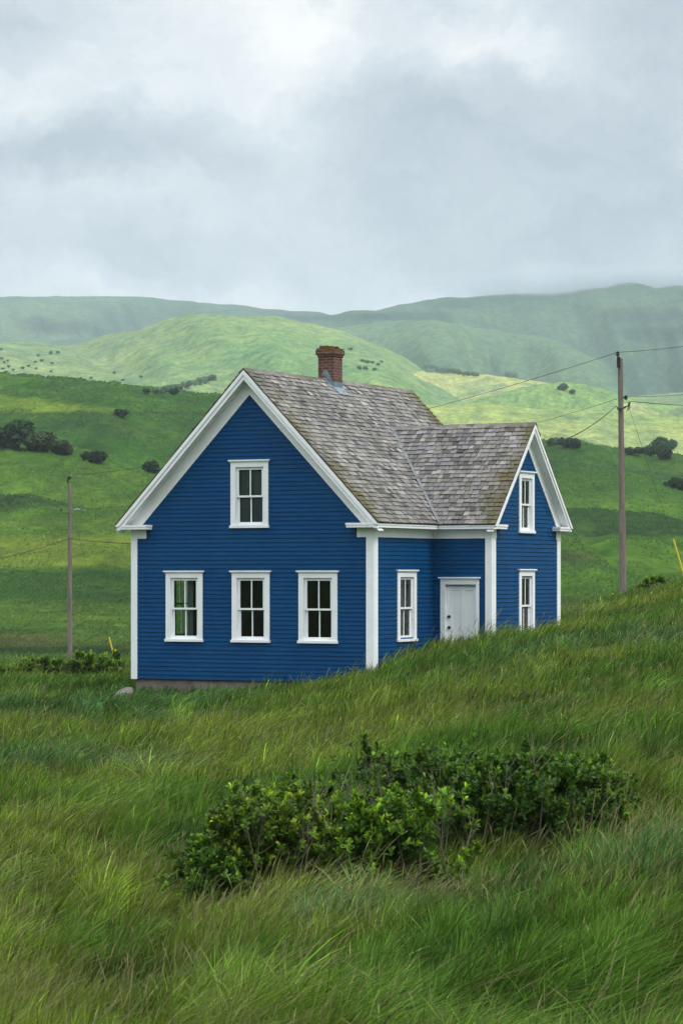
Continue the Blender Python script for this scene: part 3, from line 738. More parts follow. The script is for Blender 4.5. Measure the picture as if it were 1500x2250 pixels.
# roof -------------------------------------------------
DECK = MB()
def slope_plane(kind, s):
    if kind == 'main':
        n = Vector((s*SL, 0, 1)).normalized(); D = Vector((s, 0, -SL)).normalized(); T = Vector((0, 1, 0)); O = Vector((CX, -OG, AZm)); return O, D, T, n, hw*math.sqrt(1+SL*SL), L_+2*OG
    n = Vector((0, s*WSL, 1)).normalized(); D = Vector((0, s, -WSL)).normalized(); T = Vector((1, 0, 0)); O = Vector((CX, WCY, WAZ)); return O, D, T, n, whalf*math.sqrt(1+WSL*WSL), WX+OGW-CX
shm = MB()
def clip_ok(kind, p):
    if kind == 'main': return not (p.x > CX and p.y > WY0-OE and p.y < WY1+OE and zw(p.y) > p.z-.02 and p.x > CX+.3)
    return not (zr(p.x) > p.z+.01)
def shingles(kind, s):
    O, D, T, n, slen, tlen = slope_plane(kind, s)
    ex = .132; rows = int(round(slen/ex)); ex = slen/rows
    for r in range(rows):
        s0 = r*ex; t_ = -random.uniform(0, .1)-.012
        while t_ < tlen+.012:
            wd_ = random.choice((.09, .11, .12, .14, .16, .19))*random.uniform(.9, 1.1)
            ta, tb = max(t_, -.012), min(t_+wd_, tlen+.012); t_ += wd_
            if tb-ta < .03: continue
            pc = O+D*(s0+ex*.5)+T*((ta+tb)/2)
            if not clip_ok(kind, pc): continue
            f = s0/slen; u_ = (ta+tb)/2
            v = random.gauss(1, .25)
            v *= 1+.22*float(fbm(np.array(pc.x*.9+pc.y*.8), np.array(pc.z*.9+pc.y*.3), 7 if kind == 'main' else 9, 3))
            base = np.array((.252, .242, .224)) if kind == 'main' else np.array((.226, .217, .210))
            if random.random() < .10: v *= .55
            if random.random() < .06: v *= 1.3
            c = base*max(.25, v)*np.array((1, random.uniform(.95, 1.02), random.uniform(.9, 1.06)))
            # moss / lichen along the rakes
            edge = min(u_, tlen-u_) if kind == 'main' else (tlen-u_)
            mo = math.exp(-edge/.25)*.60+math.exp(-edge/.6)*.42
            mn = float(fbm(np.array(pc.x*2.1+pc.y*1.7), np.array(pc.z*2.2), 15, 3))
            mo = max(0, min(.85, mo*(1.0+1.6*mn)))+(.25 if random.random() < .03 else 0)
            c = c*(1-mo)+np.array((.105, .088, .022))*mo
            lift = random.uniform(.018, .036); ov = ex+.012+random.uniform(-.012, .010); sk = random.uniform(-.006, .006); g = random.uniform(.003, .009)
            A0 = O+D*(s0-.02)+T*(ta+g)+n*.004; A1 = O+D*(s0-.02)+T*(tb-g)+n*.004
            B0 = O+D*(s0+ov)+T*(ta+g+sk)+n*(lift+random.uniform(-.004, .004)); B1 = O+D*(s0+ov)+T*(tb-g+sk)+n*(lift+random.uniform(-.004, .004))
            C0 = B0-n*(lift-.001); C1 = B1-n*(lift-.001)
            shm.poly([A0, A1, B1, B0, C0, C1], [(0, 3, 2, 1), (3, 4, 5, 2), (0, 4, 3), (1, 2, 5)], tuple(c))
for s in (-1, 1): shingles('main', s)
for s in (-1, 1): shingles('wing', s)
# ridge caps
def ridge(p0, p1, side, slope, dark=1.0):
    p0, p1 = Vector(p0), Vector(p1); Ld = (p1-p0).length; d = (p1-p0).normalized(); n = int(Ld/.19)
    for i in range(n):
        a = p0+d*(Ld*i/n-.01); b_ = p0+d*(Ld*(i+1)/n+.02)
        for s in (-1, 1):
            dn_ = Vector((side[0]*s, side[1]*s, -slope)).normalized()*.12; up = Vector((0, 0, 1))
            h0, h1 = .018, .030
            v = random.gauss(1, .2); c = np.array((.22, .20, .175))*max(.4, v)
            mo = max(0, float(fbm(np.array(a.x*1.5+a.y*1.1), np.array(a.y*.7), 44, 2))+.1)*.8
            c = c*(1-mo)+np.array((.10, .085, .03))*mo
            q = [a+up*h0, b_+up*h1, b_+dn_+up*h1, a+dn_+up*h0]
            shm.poly(q+[x-up*.016 for x in q], [(0, 1, 2, 3), (7, 6, 5, 4), (2, 6, 7, 3), (1, 5, 6, 2), (0, 3, 7, 4)], tuple(c))
ridge((CX, -OG, AZm), (CX, L_+OG, AZm), (1, 0), SL)
xr = CX+(AZm-WAZ)/SL
ridge((xr, WCY, WAZ), (WX+OGW, WCY, WAZ), (0, 1), WSL)
# decks under the shingles
for s in (-1, 1):
    th = .028
    q = [(CX, -OG, AZm), (CX+s*hw, -OG, zr(CX+hw)), (CX+s*hw, L_+OG, zr(CX+hw)), (CX, L_+OG, AZm)]
    if s < 0: DECK.prism([(a, b_, c-th) for a, b_, c in q], (0, 0, th-.002))
    else:
        # right slope: notched where the wing roof runs into it
        xe = CX+hw; ya, yb = WY0-OE, WY1+OE
        for poly in ([(CX, -OG), (xe, -OG), (xe, ya), (xr, WCY), (CX, WCY)], [(CX, WCY), (xr, WCY), (xe, yb), (xe, L_+OG), (CX, L_+OG)]):
            DECK.prism([(a, b_, zr(a)-th) for a, b_ in poly], (0, 0, th-.002))
for s in (-1, 1):
    ye = WCY+s*whalf; xo = WX+OGW; xv = CX+(AZm-zw(ye))/SL
    DECK.prism([(xr, WCY, WAZ-.029), (xo, WCY, WAZ-.029), (xo, ye, zw(ye)-.029), (xv, ye, zw(ye)-.029)], (0, 0, .027))
roof = shm.build('shingle_roof', M['shingle'], house)
DECK.build('roof_deck', M['deck'], roof)
# valley flashing
vf = MB()
for s in (-1, 1):
    ye = WCY+s*whalf; top = Vector((xr-.02, WCY, WAZ+.045)); bot = Vector((CX+(AZm-zw(ye))/SL+.02, ye, zw(ye)+.036))
    wm = Vector((-.055, 0, .055*SL)); ww_ = Vector((0, -s*.05, .05*WSL))
    vf.face([top, bot, bot+wm, top+wm]); vf.face([top, top+ww_, bot+ww_, bot])
vf.build('valley_flashing', M['valley'], roof)
# chimney
CHY = 3.74; CHH = .21
chz = 6.5; zb_ = 7.02
chim = MB(); top = 7.68
chim.box(-CHH, CHH, -CHH, CHH, -.5, .44)
chim.box(-CHH-.02, CHH+.02, -CHH-.02, CHH+.02, .441, .49); chim.box(-CHH-.045, CHH+.045, -CHH-.045, CHH+.045, .491, .60)
chim.box(-CHH-.028, CHH+.028, -CHH-.028, CHH+.028, .601, .645)
for k in range(7):     # the broken top course: loose bricks round the flue
    a = (-.19+.125*(k % 4)); yb = (-.19 if k < 4 else .10)
    chim.box(a, a+.10, yb, yb+.09, .646, .646+random.choice((.03, .045, .06)))
ch = chim.build('chimney', M['brick'], roof, bevel=.006, loc=(CX, CHY, AZm+.09))
fl = MB()
# step flashing on the front and the right of the chimney, apron turned out over the shingles
xr_, yf = CHH+.006, -CHH-.006
zrel = lambda x: zr(CX+x)-(AZm+.09)
fl.poly([(-.06, yf, .13), (.03, yf, .13), (xr_, yf, zrel(xr_)+.13), (xr_, yf, zrel(xr_)+.01), (-.02, yf, .0), (-.10, yf, 0.02)], [(0, 1, 2, 3, 4, 5)])
fl.face([(xr_, yf, zrel(xr_)+.01), (xr_, -yf, zrel(xr_)+.01), (xr_, -yf, zrel(xr_)+.16), (xr_, yf, zrel(xr_)+.16)])
fl.face([(xr_, yf-.02, zrel(xr_)+.045), (xr_+.17, yf-.02, zrel(xr_+.17)+.045), (xr_+.17, -yf+.02, zrel(xr_+.17)+.045), (xr_, -yf+.02, zrel(xr_)+.045)])
fl.face([(-.02, yf-.10, zrel(.0)+.045), (xr_+.05, yf-.10, zrel(xr_+.05)+.045), (xr_+.05, yf, zrel(xr_+.05)+.045), (-.02, yf, zrel(0)+.05)])
fl.build('chimney_flashing', M['flash'], ch)

# ------------------------------------------------------------------ stone by the foundation
def rock(name, loc, r, seed):
    v = []; f = []; nu, nv = 14, 9
    for i in range(nv+1):
        for j in range(nu):
            a, b_ = math.pi*i/nv, 2*math.pi*j/nu
            d = Vector((math.sin(a)*math.cos(b_), math.sin(a)*math.sin(b_), math.cos(a)))
            k = 1+.35*float(fbm(np.array(d.x*1.6+seed), np.array(d.y*1.6+d.z*1.3), seed, 3))
            v.append((d.x*r[0]*k, d.y*r[1]*k, d.z*r[2]*k))
    for i in range(nv):
        for j in range(nu): f.append((i*nu+j, (i+1)*nu+j, (i+1)*nu+(j+1) % nu, i*nu+(j+1) % nu))
    m_ = MB(); m_.poly(v, f); return m_.build(name, M['stone'], loc=loc)
dk = 59.5
rk = rock('field_stone', P(272, dk, .10), (.24, .16, .11), 3); rk.rotation_euler = (0, -.35, .3)
tag(rk, 'small pale field stone lying in the grass by the left corner of the house', 'stone')

# ------------------------------------------------------------------ utility poles and lines
def pole(px, d, ytop, wid, lean=0):
    b_ = P(px, d, -.3); zt = zrow(ytop, d); Hh = zt-b_.z
    root = empty('utility_pole', b_)
    m_ = MB(); m_.tube([(lean*k/10, 0, Hh*k/10) for k in range(11)], [wid*(.56-.018*k) for k in range(11)], 14); m_.build('post', M['pole'], root, smooth=False)
    return root, Hh
pr_, Hr = pole(1368, 85, 788, .205, lean=-.09)
tag(pr_, 'tall grey timber utility pole on the grassy rise to the right of the house', 'utility pole', 'timber utility poles')
pl_, Hl = pole(154, 106, 1062, .185)
tag(pl_, 'thin pale utility pole rising from the grass to the left of the house', 'utility pole', 'timber utility poles')
# pole-top pin and insulator, brackets
def at_r(px, py, dd_=0): d = 85+dd_; return Vector(((px-750)/F*d, d, zrow(py, d)))
def at_l(px, py, dd_=0): d = 106+dd_; return Vector(((px-750)/F*d, d, zrow(py, d)))
def part(name, m_, mt, root):
    m_.v = [tuple(Vector(p)-root.location) for p in m_.v]; return m_.build(name, mt, root)
m_ = MB(); m_.box(*sum(([a-.05, a+.05] for a in (at_r(1357, 800).x, 84.88)), []), zrow(808, 85), zrow(785, 85)); m_.tube([at_r(1357, 800, -.12), at_r(1356, 774, -.12)], .02, 6); part('pin_bracket', m_, M['wire'], pr_)
m_ = MB(); m_.tube([at_r(1356, 782, -.12), at_r(1356, 780, -.12), at_r(1356, 777, -.12), at_r(1356, 774.5, -.12), at_r(1356, 772, -.12)], [.03, .075, .035, .06, .02], 10); part('insulator', m_, M['wire'], pr_)
m_ = MB(); m_.tube([at_r(1366, 874, -.05), at_r(1376, 873, -.05)], .022, 6); m_.tube([at_r(1374, 878, -.05), at_r(1374, 869, -.05)], .05, 8); part('insulator', m_, M['wire'], pr_)
m_ = MB()
for k in range(3):      # looped drip leads wrapped round the pole
    m_.tube([at_r(1352+k, 892+k*3, -.15), at_r(1360, 898+k*3, -.16), at_r(1372, 897-k*2, -.16), at_r(1381, 888+k*2, -.12), at_r(1385, 882, -.05)], .011, 5)
    m_.tube([at_r(1381, 880+k*2, -.1), at_r(1379+k*2, 893, -.1), at_r(1376+k*3, 905-k*3, -.1)], .010, 5)
part('service_lead', m_, M['wire'], pr_)
m_ = MB(); m_.tube([at_l(149, 1062), at_l(150, 1052), at_l(152, 1047)], .03, 6); m_.tube([at_l(151, 1050), at_l(156, 1050)], .06, 8); part('insulator', m_, M['wire'], pl_)
m_ = MB(); m_.tube([at_l(154, 1045), at_l(168, 1045), at_l(178, 1044.5)], [.012, .012, .03], 6); part('top_arm', m_, M['galv'], pl_)
m_ = MB(); m_.tube([at_l(141, 1127, -.1), at_l(154, 1128, -.1)], .012, 6); m_.tube([at_l(134, 1120, -.1), at_l(136, 1120, -.1)], .05, 8); part('insulator', m_, M['wire'], pl_)
m_ = MB(); m_.tube([at_l(159, 1123, -.1), at_l(168, 1119, -.1), at_l(177, 1119, -.1)], [.01, .028, .02], 6); m_.tube([at_l(163, 1120, -.1), at_l(190, 1121, -.1)], .009, 5); part('insulator', m_, M['galv'], pl_)
def wire(name, p0, p1, sag, r, label, cat='power line', group=None):
    p0, p1 = Vector(p0), Vector(p1); m_ = MB(); n = 36
    m_.tube([p0.lerp(p1, k/n)-Vector((0, 0, 4*sag*(k/n)*(1-k/n))) for k in range(n+1)], r*.60, 5)
    o = m_.build(name, M['wire']); return tag(o, label, cat, group)
GL = 'overhead wires on the poles'
wire('power_line', at_r(1356, 774, -.12), at_l(152, 1046), .55, .012, 'topmost wire strung from the tall pole behind the house to the thin pole', group=GL)
wire('power_line', at_r(1356, 774, -.12), at_r(1780, 690, 30), .30, .013, 'topmost wire running off to the right from the tall pole', group=GL)
wire('power_line', at_r(1366, 873, -.05), at_l(154, 1122, -.1), .60, .010, 'lower thin wire between the two poles passing behind the wing gable', group=GL)
wire('power_line', at_r(1376, 872, -.05), at_r(1800, 808, 30), .3, .012, 'middle wire running off to the right below the pole top', group=GL)
wire('service_cable', at_r(1385, 882, -.05), at_r(1800, 872, 30), .25, .017, 'thick black cable running right from the drip loops of the tall pole', group=GL)
wg = house.matrix_basis @ Vector((WX+OGW, 5.26, zw(5.26)-.05))
wire('service_cable', at_r(1352, 892, -.15), wg, .16, .020, 'thick service cable dropping from the tall pole to the wing gable', group=GL)
wire('service_cable', at_l(154, 1183, -.1), at_l(-250, 1262, -10), .25, .018, 'dark cable running off to the left from the thin pole', group=GL)
hl = house.matrix_basis @ Vector((-.05, 6.6, 3.3))
wire('service_cable', at_l(154, 1183, -.1), hl, .2, .017, 'dark cable from the thin pole to the back corner of the house', group=GL)
gl_ = at_r(1420, 1010); gend = P(1560, 83)
wire('guy_wire', at_r(1374, 876, -.05), (gend.x, gend.y+6, gend.z), .0, .007, 'thin guy wire slanting down rightwards from the tall pole', 'guy wire')
g1 = P(40, 96); g2 = P(245, 102)
wire('guy_wire', at_l(136, 1122, -.1), g1, 0, .007, 'thin guy wire slanting down leftwards from the thin pole', 'guy wire')
wire('guy_wire', at_l(160, 1122, -.1), g2, 0, .007, 'thin guy wire slanting down from the thin pole to the yellow guard', 'guy wire')
def guard(p0, p1, label):
    m_ = MB(); m_.tube([p0, p0.lerp(p1, .5), p1], .028, 8); o = m_.build('guy_guard', M['yellow']); tag(o, label, 'guy guard', 'yellow guy wire guards')
a = at_l(240, 1400, -4); guard(at_l(251, 1442, -4), a, 'short yellow plastic guard leaning in the grass left of the house')
guard(at_r(1503, 1270, -2), at_r(1478, 1184, -2), 'long yellow plastic guard slanting at the edge right of the tall pole')

# ------------------------------------------------------------------ distant trees and shrubs
def crown_mesh(seed, n, w, h, tone, lumps=11, leaf=.16):
    r = np.random.default_rng(seed)
    cs = np.stack([r.uniform(-.5, .5, lumps)*w*.62, r.uniform(-.5, .5, lumps)*w*.55, r.uniform(.28, .68, lumps)*h], -1)
    cs[0] = (0, 0, h*.55); rad = r.uniform(.25, .40, lumps)*min(w, h*1.25); rad[0] *= 1.25
    k = r.integers(0, lumps, n); u = r.normal(size=(n, 3)); u /= np.linalg.norm(u, axis=1)[:, None]
    p = cs[k]+u*rad[k][:, None]*(r.uniform(.45, 1.08, n)**.6)[:, None]*np.array((1, 1, .82))
    p[:, 2] = np.maximum(p[:, 2], .04*h)
    a = r.normal(size=(n, 3)); a /= np.linalg.norm(a, axis=1)[:, None]
    b_ = np.cross(a, u+r.normal(size=(n, 3))*.6); b_ /= np.linalg.norm(b_, axis=1)[:, None]
    s = leaf*r.uniform(.5, 1.3, n)[:, None]
    Vv = np.stack([p-a*s, p+b_*s*.55, p+a*s, p-b_*s*.55], 1).reshape(-1, 3)
    Q = np.arange(4*n).reshape(n, 4)
    lt = (.75+.5*r.random(n))*(.8+.5*r.random(lumps)[k])
    c = np.array(tone)[None]*lt[:, None]*np.array([1, 1, 1])+r.normal(size=(n, 3))*.004
    return Vv, Q, np.repeat(np.clip(c, .004, 1), 4, 0)
def make_tree(name, seed, w, h, tone, n=900, leaf=None):
    root = empty(name, (0, 0, 0))
    Vv, Q, c = crown_mesh(seed, n, w, h, tone, leaf=leaf or .085*max(w, h)**.8)
    np_mesh('crown', Vv, Q, M['farleaf'], c, parent=root)
    m_ = MB(); r = random.Random(seed)
    m_.tube([(0, 0, -.4), (.02*w, 0, h*.25), (.0, .02*w, h*.6)], [.035*h, .028*h, .01*h], 7)
    for k in range(5):
        an = r.uniform(0, 6.28); z = h*r.uniform(.15, .35)
        m_.tube([(0, 0, z), (math.cos(an)*w*.16, math.sin(an)*w*.16, z+h*.18), (math.cos(an)*w*.30, math.sin(an)*w*.30, z+h*.32)], [.02*h, .014*h, .005*h], 5)
    m_.build('trunk', M['bark'], root)
    return root
TONES = [(.026, .050, .020), (.038, .075, .030), (.048, .062, .030), (.15, .225, .14)]
protos = {}
def far_tree(px, py, wpx, hpx, label, group, tone=0, name='tree', cat='tree'):
    d = hit(px, py); sc = d/F
    key = (tone, round(wpx/hpx*2)/2, px % 3)
    if key not in protos:
        asp = max(.6, round(wpx/hpx*2)/2)
        t0 = make_tree(name, 100+len(protos)*7, asp, 1.0, TONES[tone], n=1500); protos[key] = (t0, asp, [False])
    t0, asp, used = protos[key]
    o = t0 if not used[0] else copy_tree(t0); used[0] = True
    o.name = name
    o.location = P(px, d+.02, -.03*hpx*sc); s = hpx*sc
    o.scale = (wpx*sc/asp, wpx*sc/asp, s); o.rotation_euler = (0, 0, (px*1.7) % 6.28)
    for k in ('label', 'category', 'group'):
        if k in o: del o[k]
    tag(o, label, cat, group)
    return o
GB = 'dark trees and bushes on the left hillside'
far_tree(42, 988, 84, 72, 'largest dark tree at the left edge, leading the clump above the field spur', GB, 0)
far_tree(88, 994, 62, 50, 'middle dark tree of the clump on the left hillside', GB, 2)
far_tree(138, 1000, 54, 34, 'low brownish bush at the right end of the left hillside clump', GB, 2, 'bush', 'bush')
far_tree(210, 1018, 62, 30, 'rounded dark bush standing apart on the left hillside above the thin pole', GB, 0, 'bush', 'bush')
far_tree(267, 915, 34, 18, 'lone dark bush at the end of the light green strip', GB, 0, 'bush', 'bush')
far_tree(332, 1040, 36, 28, 'dark bush beside the left roof slope of the house', GB, 0, 'bush', 'bush')
GH = 'hedge trees along the edge of the pale field'
far_tree(323, 867, 16, 16, 'small round tree at the left end of the hedge row', GH, 1)
far_tree(383, 868, 20, 13, 'low dark bush in front of the hedge row, beside the pale field corner', GH, 0, 'bush', 'bush')
for i, (px, py, hh_) in enumerate(((343, 868, 15), (353, 866, 16), (363, 865, 18), (373, 863, 18), (384, 861, 19), (395, 859, 19), (406, 856, 20), (417, 853, 19), (428, 850, 19), (439, 847, 18), (450, 844, 18), (460, 841, 19), (468, 838, 15))):
    far_tree(px, py, 15, hh_*1.1, 'one of the close-set hedge trees left of the house gable below the pale green hill', GH, 3)
GR = 'trees and bushes on the right hillside'
far_tree(1212, 980, 24, 17, 'small bush against the wing roof, left of the broad dark bush', GR, 1, 'bush', 'bush')
far_tree(1253, 984, 58, 22, 'broad dark bush just right of the wing gable', GR, 0, 'bush', 'bush')
far_tree(1384, 1000, 24, 20, 'small tree at the left end of the clump right of the tall pole', GR, 1)
far_tree(1403, 1003, 26, 22, 'rounded tree second from the left in the clump by the tall pole', GR, 1)
far_tree(1426, 1003, 34, 30, 'mid green tree in the middle of the right clump', GR, 1)
far_tree(1452, 992, 48, 32, 'widest and highest tree of the right clump', GR, 1)
far_tree(1458, 1010, 34, 26, 'lowest dark tree in front of the right clump', GR, 0)
far_tree(1474, 984, 26, 20, 'small tree at the right end of the right clump', GR, 1)
far_tree(1488, 1075, 64, 26, 'dark bush at the right edge of the picture on the lower slope', GR, 0, 'bush', 'bush')
far_tree(1236, 860, 24, 14, 'larger bush on the crest of the small right knoll', GR, 1, 'bush', 'bush')
far_tree(1256, 866, 14, 10, 'smaller bush on the crest of the small right knoll', GR, 1, 'bush', 'bush')
GS = 'scattered shrubs on the pale far hill'
rs = random.Random(9)
SP = [(4,790),(10,801),(18,795),(8,812),(20,808),(30,815),(50,812),(63,806),(78,798),(14,820),(112,778),(128,777),(85,783),(92,795),(115,800),(113,818),(200,834),(252,822),(270,837),(310,830),(80,812),(2,770)]
for i, (px, py) in enumerate(SP):
    far_tree(px, py, rs.uniform(6, 12), rs.uniform(4, 8), 'tiny dark shrub among those dotted over the pale hill at far left', GS, 3, 'shrub', 'shrub')
for px, py in ((795, 795), (806, 800), (818, 798), (830, 804), (838, 798), (790, 812), (803, 812), (822, 814), (770, 770)):
    far_tree(px, py, rs.uniform(9, 17), rs.uniform(5, 9), 'small dark shrub at the foot of the pale hill to the right of the chimney', 'shrubs right of the chimney', 3, 'shrub', 'shrub')
for px, py in ((936, 813), (948, 814), (960, 816), (972, 818), (984, 818), (996, 821), (1008, 823), (1019, 826), (1030, 826), (1044, 828), (1116, 828), (1128, 829)):
    far_tree(px, py, rs.uniform(13, 22), rs.uniform(9, 14), 'bluish green tree in the hedge line behind the yellow field, above the main roof end', 'hedge line behind the yellow field', 3)

# ------------------------------------------------------------------ foreground shrubs
def leafy_shrub(name, loc, w, dpt, h, tips, seed, label, group, leaf=.056, tone=(.034, .078, .014), twigs=14, per=13):
    r = np.random.default_rng(seed); root = empty(name, loc)
    # stems: fork upward from a few bases, tips fill an uneven dome
    lum = 22
    lc = np.stack([r.uniform(-.5, .5, lum)*w*.8, r.uniform(-.5, .5, lum)*dpt*.8, np.zeros(lum)], -1)
    lc[:, 2] = h*(.22+.62*r.random(lum)**1.3)*(1-.45*(lc[:, 0]/(w*.5))**2*.8)
    lr = h*(.18+.14*r.random(lum))
    k = r.integers(0, lum, tips); u = r.normal(size=(tips, 3)); u[:, 2] = np.abs(u[:, 2])*1.1-.25; u /= np.linalg.norm(u, axis=1)[:, None]
    T = lc[k]+u*(lr[k]*(.45+.62*r.random(tips)**.7))[:, None]*np.array((1.15, 1.05, 1))
    T[:, 2] = np.maximum(T[:, 2], .05)
    hole_n = fbm(T[:, 0]/.22+seed*3.1, T[:, 2]/.20+T[:, 1]*1.7, 500+seed, 2)
    kk = hole_n > -.22; T, u, k = T[kk], u[kk], k[kk]
    # upright leafy sprigs above the dome
    top = np.nonzero(u[:, 2] > .45)[0]
    if len(top):
        b_i = r.choice(top, min(22, len(top)), replace=False); nsp = 6
        hgt = h*r.uniform(.03, .13, len(b_i)); f_ = (np.arange(nsp)+1)/nsp
        TS = (T[b_i][:, None, :]+np.stack([r.normal(size=len(b_i))*.10, r.normal(size=len(b_i))*.06, np.ones(len(b_i))], -1)[:, None, :]*hgt[:, None, None]*f_[None, :, None]).reshape(-1, 3)
        T = np.concatenate([T, TS]); u = np.concatenate([u, np.tile(np.array((0, 0, 1.0)), (len(TS), 1))])
    tips = len(T)
    ax = u*.7+np.array((.12, -.05, .85))+r.normal(size=(tips, 3))*.25; ax /= np.linalg.norm(ax, axis=1)[:, None]
    n = tips*per
    P0 = np.repeat(T, per, 0); AX = np.repeat(ax, per, 0)
    q = r.normal(size=(n, 3)); rad = q-(q*AX).sum(1)[:, None]*AX; rad /= np.linalg.norm(rad, axis=1)[:, None]
    el_ = r.uniform(.15, 1.25, n)[:, None]
    dr = AX*np.sin(el_)+rad*np.cos(el_); dr /= np.linalg.norm(dr, axis=1)[:, None]
    st = P0-AX*(r.uniform(0, .055, n)[:, None])*(leaf/.06)
    sd2 = np.cross(dr, AX); sd2 /= np.maximum(np.linalg.norm(sd2, axis=1), 1e-6)[:, None]
    nn = np.cross(sd2, dr)
    Ln = (leaf*r.uniform(.6, 1.15, n))[:, None]; Wd = Ln*.20
    fold = nn*Wd*.4; droop = -nn*0.0
    vv = np.stack([st, st+dr*Ln*.45+sd2*Wd*.8+fold, st+dr*Ln*.8+sd2*Wd+fold, st+dr*Ln, st+dr*Ln*.8-sd2*Wd+fold, st+dr*Ln*.45-sd2*Wd*.8+fold], 1).reshape(-1, 3)
    i = np.arange(n)*6
    Q = np.concatenate([np.stack([i, i+1, i+2, i+3], -1), np.stack([i, i+3, i+4, i+5], -1)])
    tip_t = np.repeat(.65+.75*r.random(tips)**1.6, per); young = np.repeat(r.random(tips) < .22+.60*np.clip(u[:, 2], 0, 1), per)
    c = np.array(tone)[None]*tip_t[:, None]*(.8+.4*r.random(n))[:, None]
    c = np.where(young[:, None]*(el_ > .75), c*np.array((2.9, 2.35, 1.2)), c)
    np_mesh('foliage', vv, Q, M['leaf'], np.repeat(c, 6, 0), parent=root)
    m_ = MB()
    for j in r.choice(tips, min(tips, 40), replace=False):
        b0 = Vector((T[j, 0]*.45+r.normal()*.03, T[j, 1]*.45+r.normal()*.03, -.12)); e1 = Vector(T[j])
        mid = b0.lerp(e1, .5)+Vector((r.normal()*.05, r.normal()*.05, -.03))
        m_.tube([b0, mid, e1], [.008, .006, .003], 5)
    m_.build('stems', M['bark'], root)
    if twigs:
        for j in range(twigs):
            m_ = MB()
            b0 = Vector((r.uniform(-.42, .42)*w, r.uniform(-.4, .3)*dpt, -.05))
            dr_ = Vector((r.normal()*.25, r.normal()*.2, 1)).normalized(); L = h*r.uniform(.75, 1.12)
            pts_ = [b0+dr_*L*s+Vector((math.sin(s*5+j)*.02, 0, 0)) for s in (0, .35, .7, 1)]
            m_.tube(pts_, [.005, .004, .003, .0012], 5)
            for z in range(4):
                s = r.uniform(.55, .9); p0 = b0+dr_*L*s; d2 = (dr_+Vector((r.normal()*.7, r.normal()*.5, .2))).normalized()
                m_.tube([p0, p0+d2*L*.10, p0+d2*L*.18+Vector((0, 0, .02))], [.0035, .0025, .001], 4)
            m_.build('bare_twig', M['twig'], root)
    tag(root, label, 'shrub', group)
    return root
GG = 'dark green shrubs in the foreground grass'
def shrub_at(px, py_base, d, wpx, hpx, tips, seed, label, **kw):
    s = d/F; p = P(px, d, -.02)
    return leafy_shrub('shrub', p, wpx*s, wpx*s*.75, hpx*s, tips, seed, label, GG, **kw)
shrub_at(590, 1955, 21.0, 280, 275, 1050, 1, 'yellowish green shrub at the left of the main thicket with bare twigs on top', twigs=5, tone=(.076, .135, .014))
shrub_at(680, 1900, 22.2, 180, 275, 620, 2, 'upright dark shrub behind the gap, topped with a brown-green tuft', twigs=8, tone=(.046, .098, .013))
shrub_at(880, 1950, 21.0, 330, 265, 1150, 3, 'bright leaved shrub at the front centre of the thicket', twigs=4, tone=(.072, .148, .014))
shrub_at(900, 1860, 23.4, 290, 262, 950, 4, 'tall dark shrub with pale bare stems at the back of the thicket', twigs=5, tone=(.044, .090, .013))
shrub_at(1090, 1865, 22.8, 330, 255, 1100, 5, 'dense dark green shrub in the right half of the thicket', twigs=4, tone=(.044, .102, .013))
shrub_at(1215, 1835, 23.2, 290, 222, 950, 6, 'low rounded dark shrub at the right end of the thicket', twigs=2, tone=(.044, .104, .013))
shrub_at(440, 1950, 20.6, 220, 165, 480, 7, 'low leafy shrub sunk in the grass left of the thicket', twigs=2, tone=(.046, .106, .014))
GW = 'leafy weeds at the crest of the slope'
def weeds(px, py, d, wpx, hpx, tips, seed, label, tone=(.065, .13, .018)):
    s = d/F; o = leafy_shrub('weed_clump', P(px, d, -.05), wpx*s, wpx*s*.5, hpx*s, tips, seed, label, GW, leaf=.13, tone=tone, twigs=0, per=10); o['category'] = 'weeds'
weeds(125, 1482, 77, 110, 52, 200, 21, 'left dark clump of tall weeds in front of the thin pole')
weeds(215, 1482, 75, 150, 60, 300, 22, 'wider clump of tall weeds between the thin pole and the house')
weeds(45, 1488, 76, 120, 50, 190, 23, 'low pale weed clump at the far left of the crest', (.06, .11, .02))
weeds(1440, 1292, 84, 90, 34, 110, 24, 'weed clump on the crest to the right of the tall pole')
weeds(1345, 1306, 83, 50, 24, 60, 25, 'small weed clump at the left foot of the tall pole')

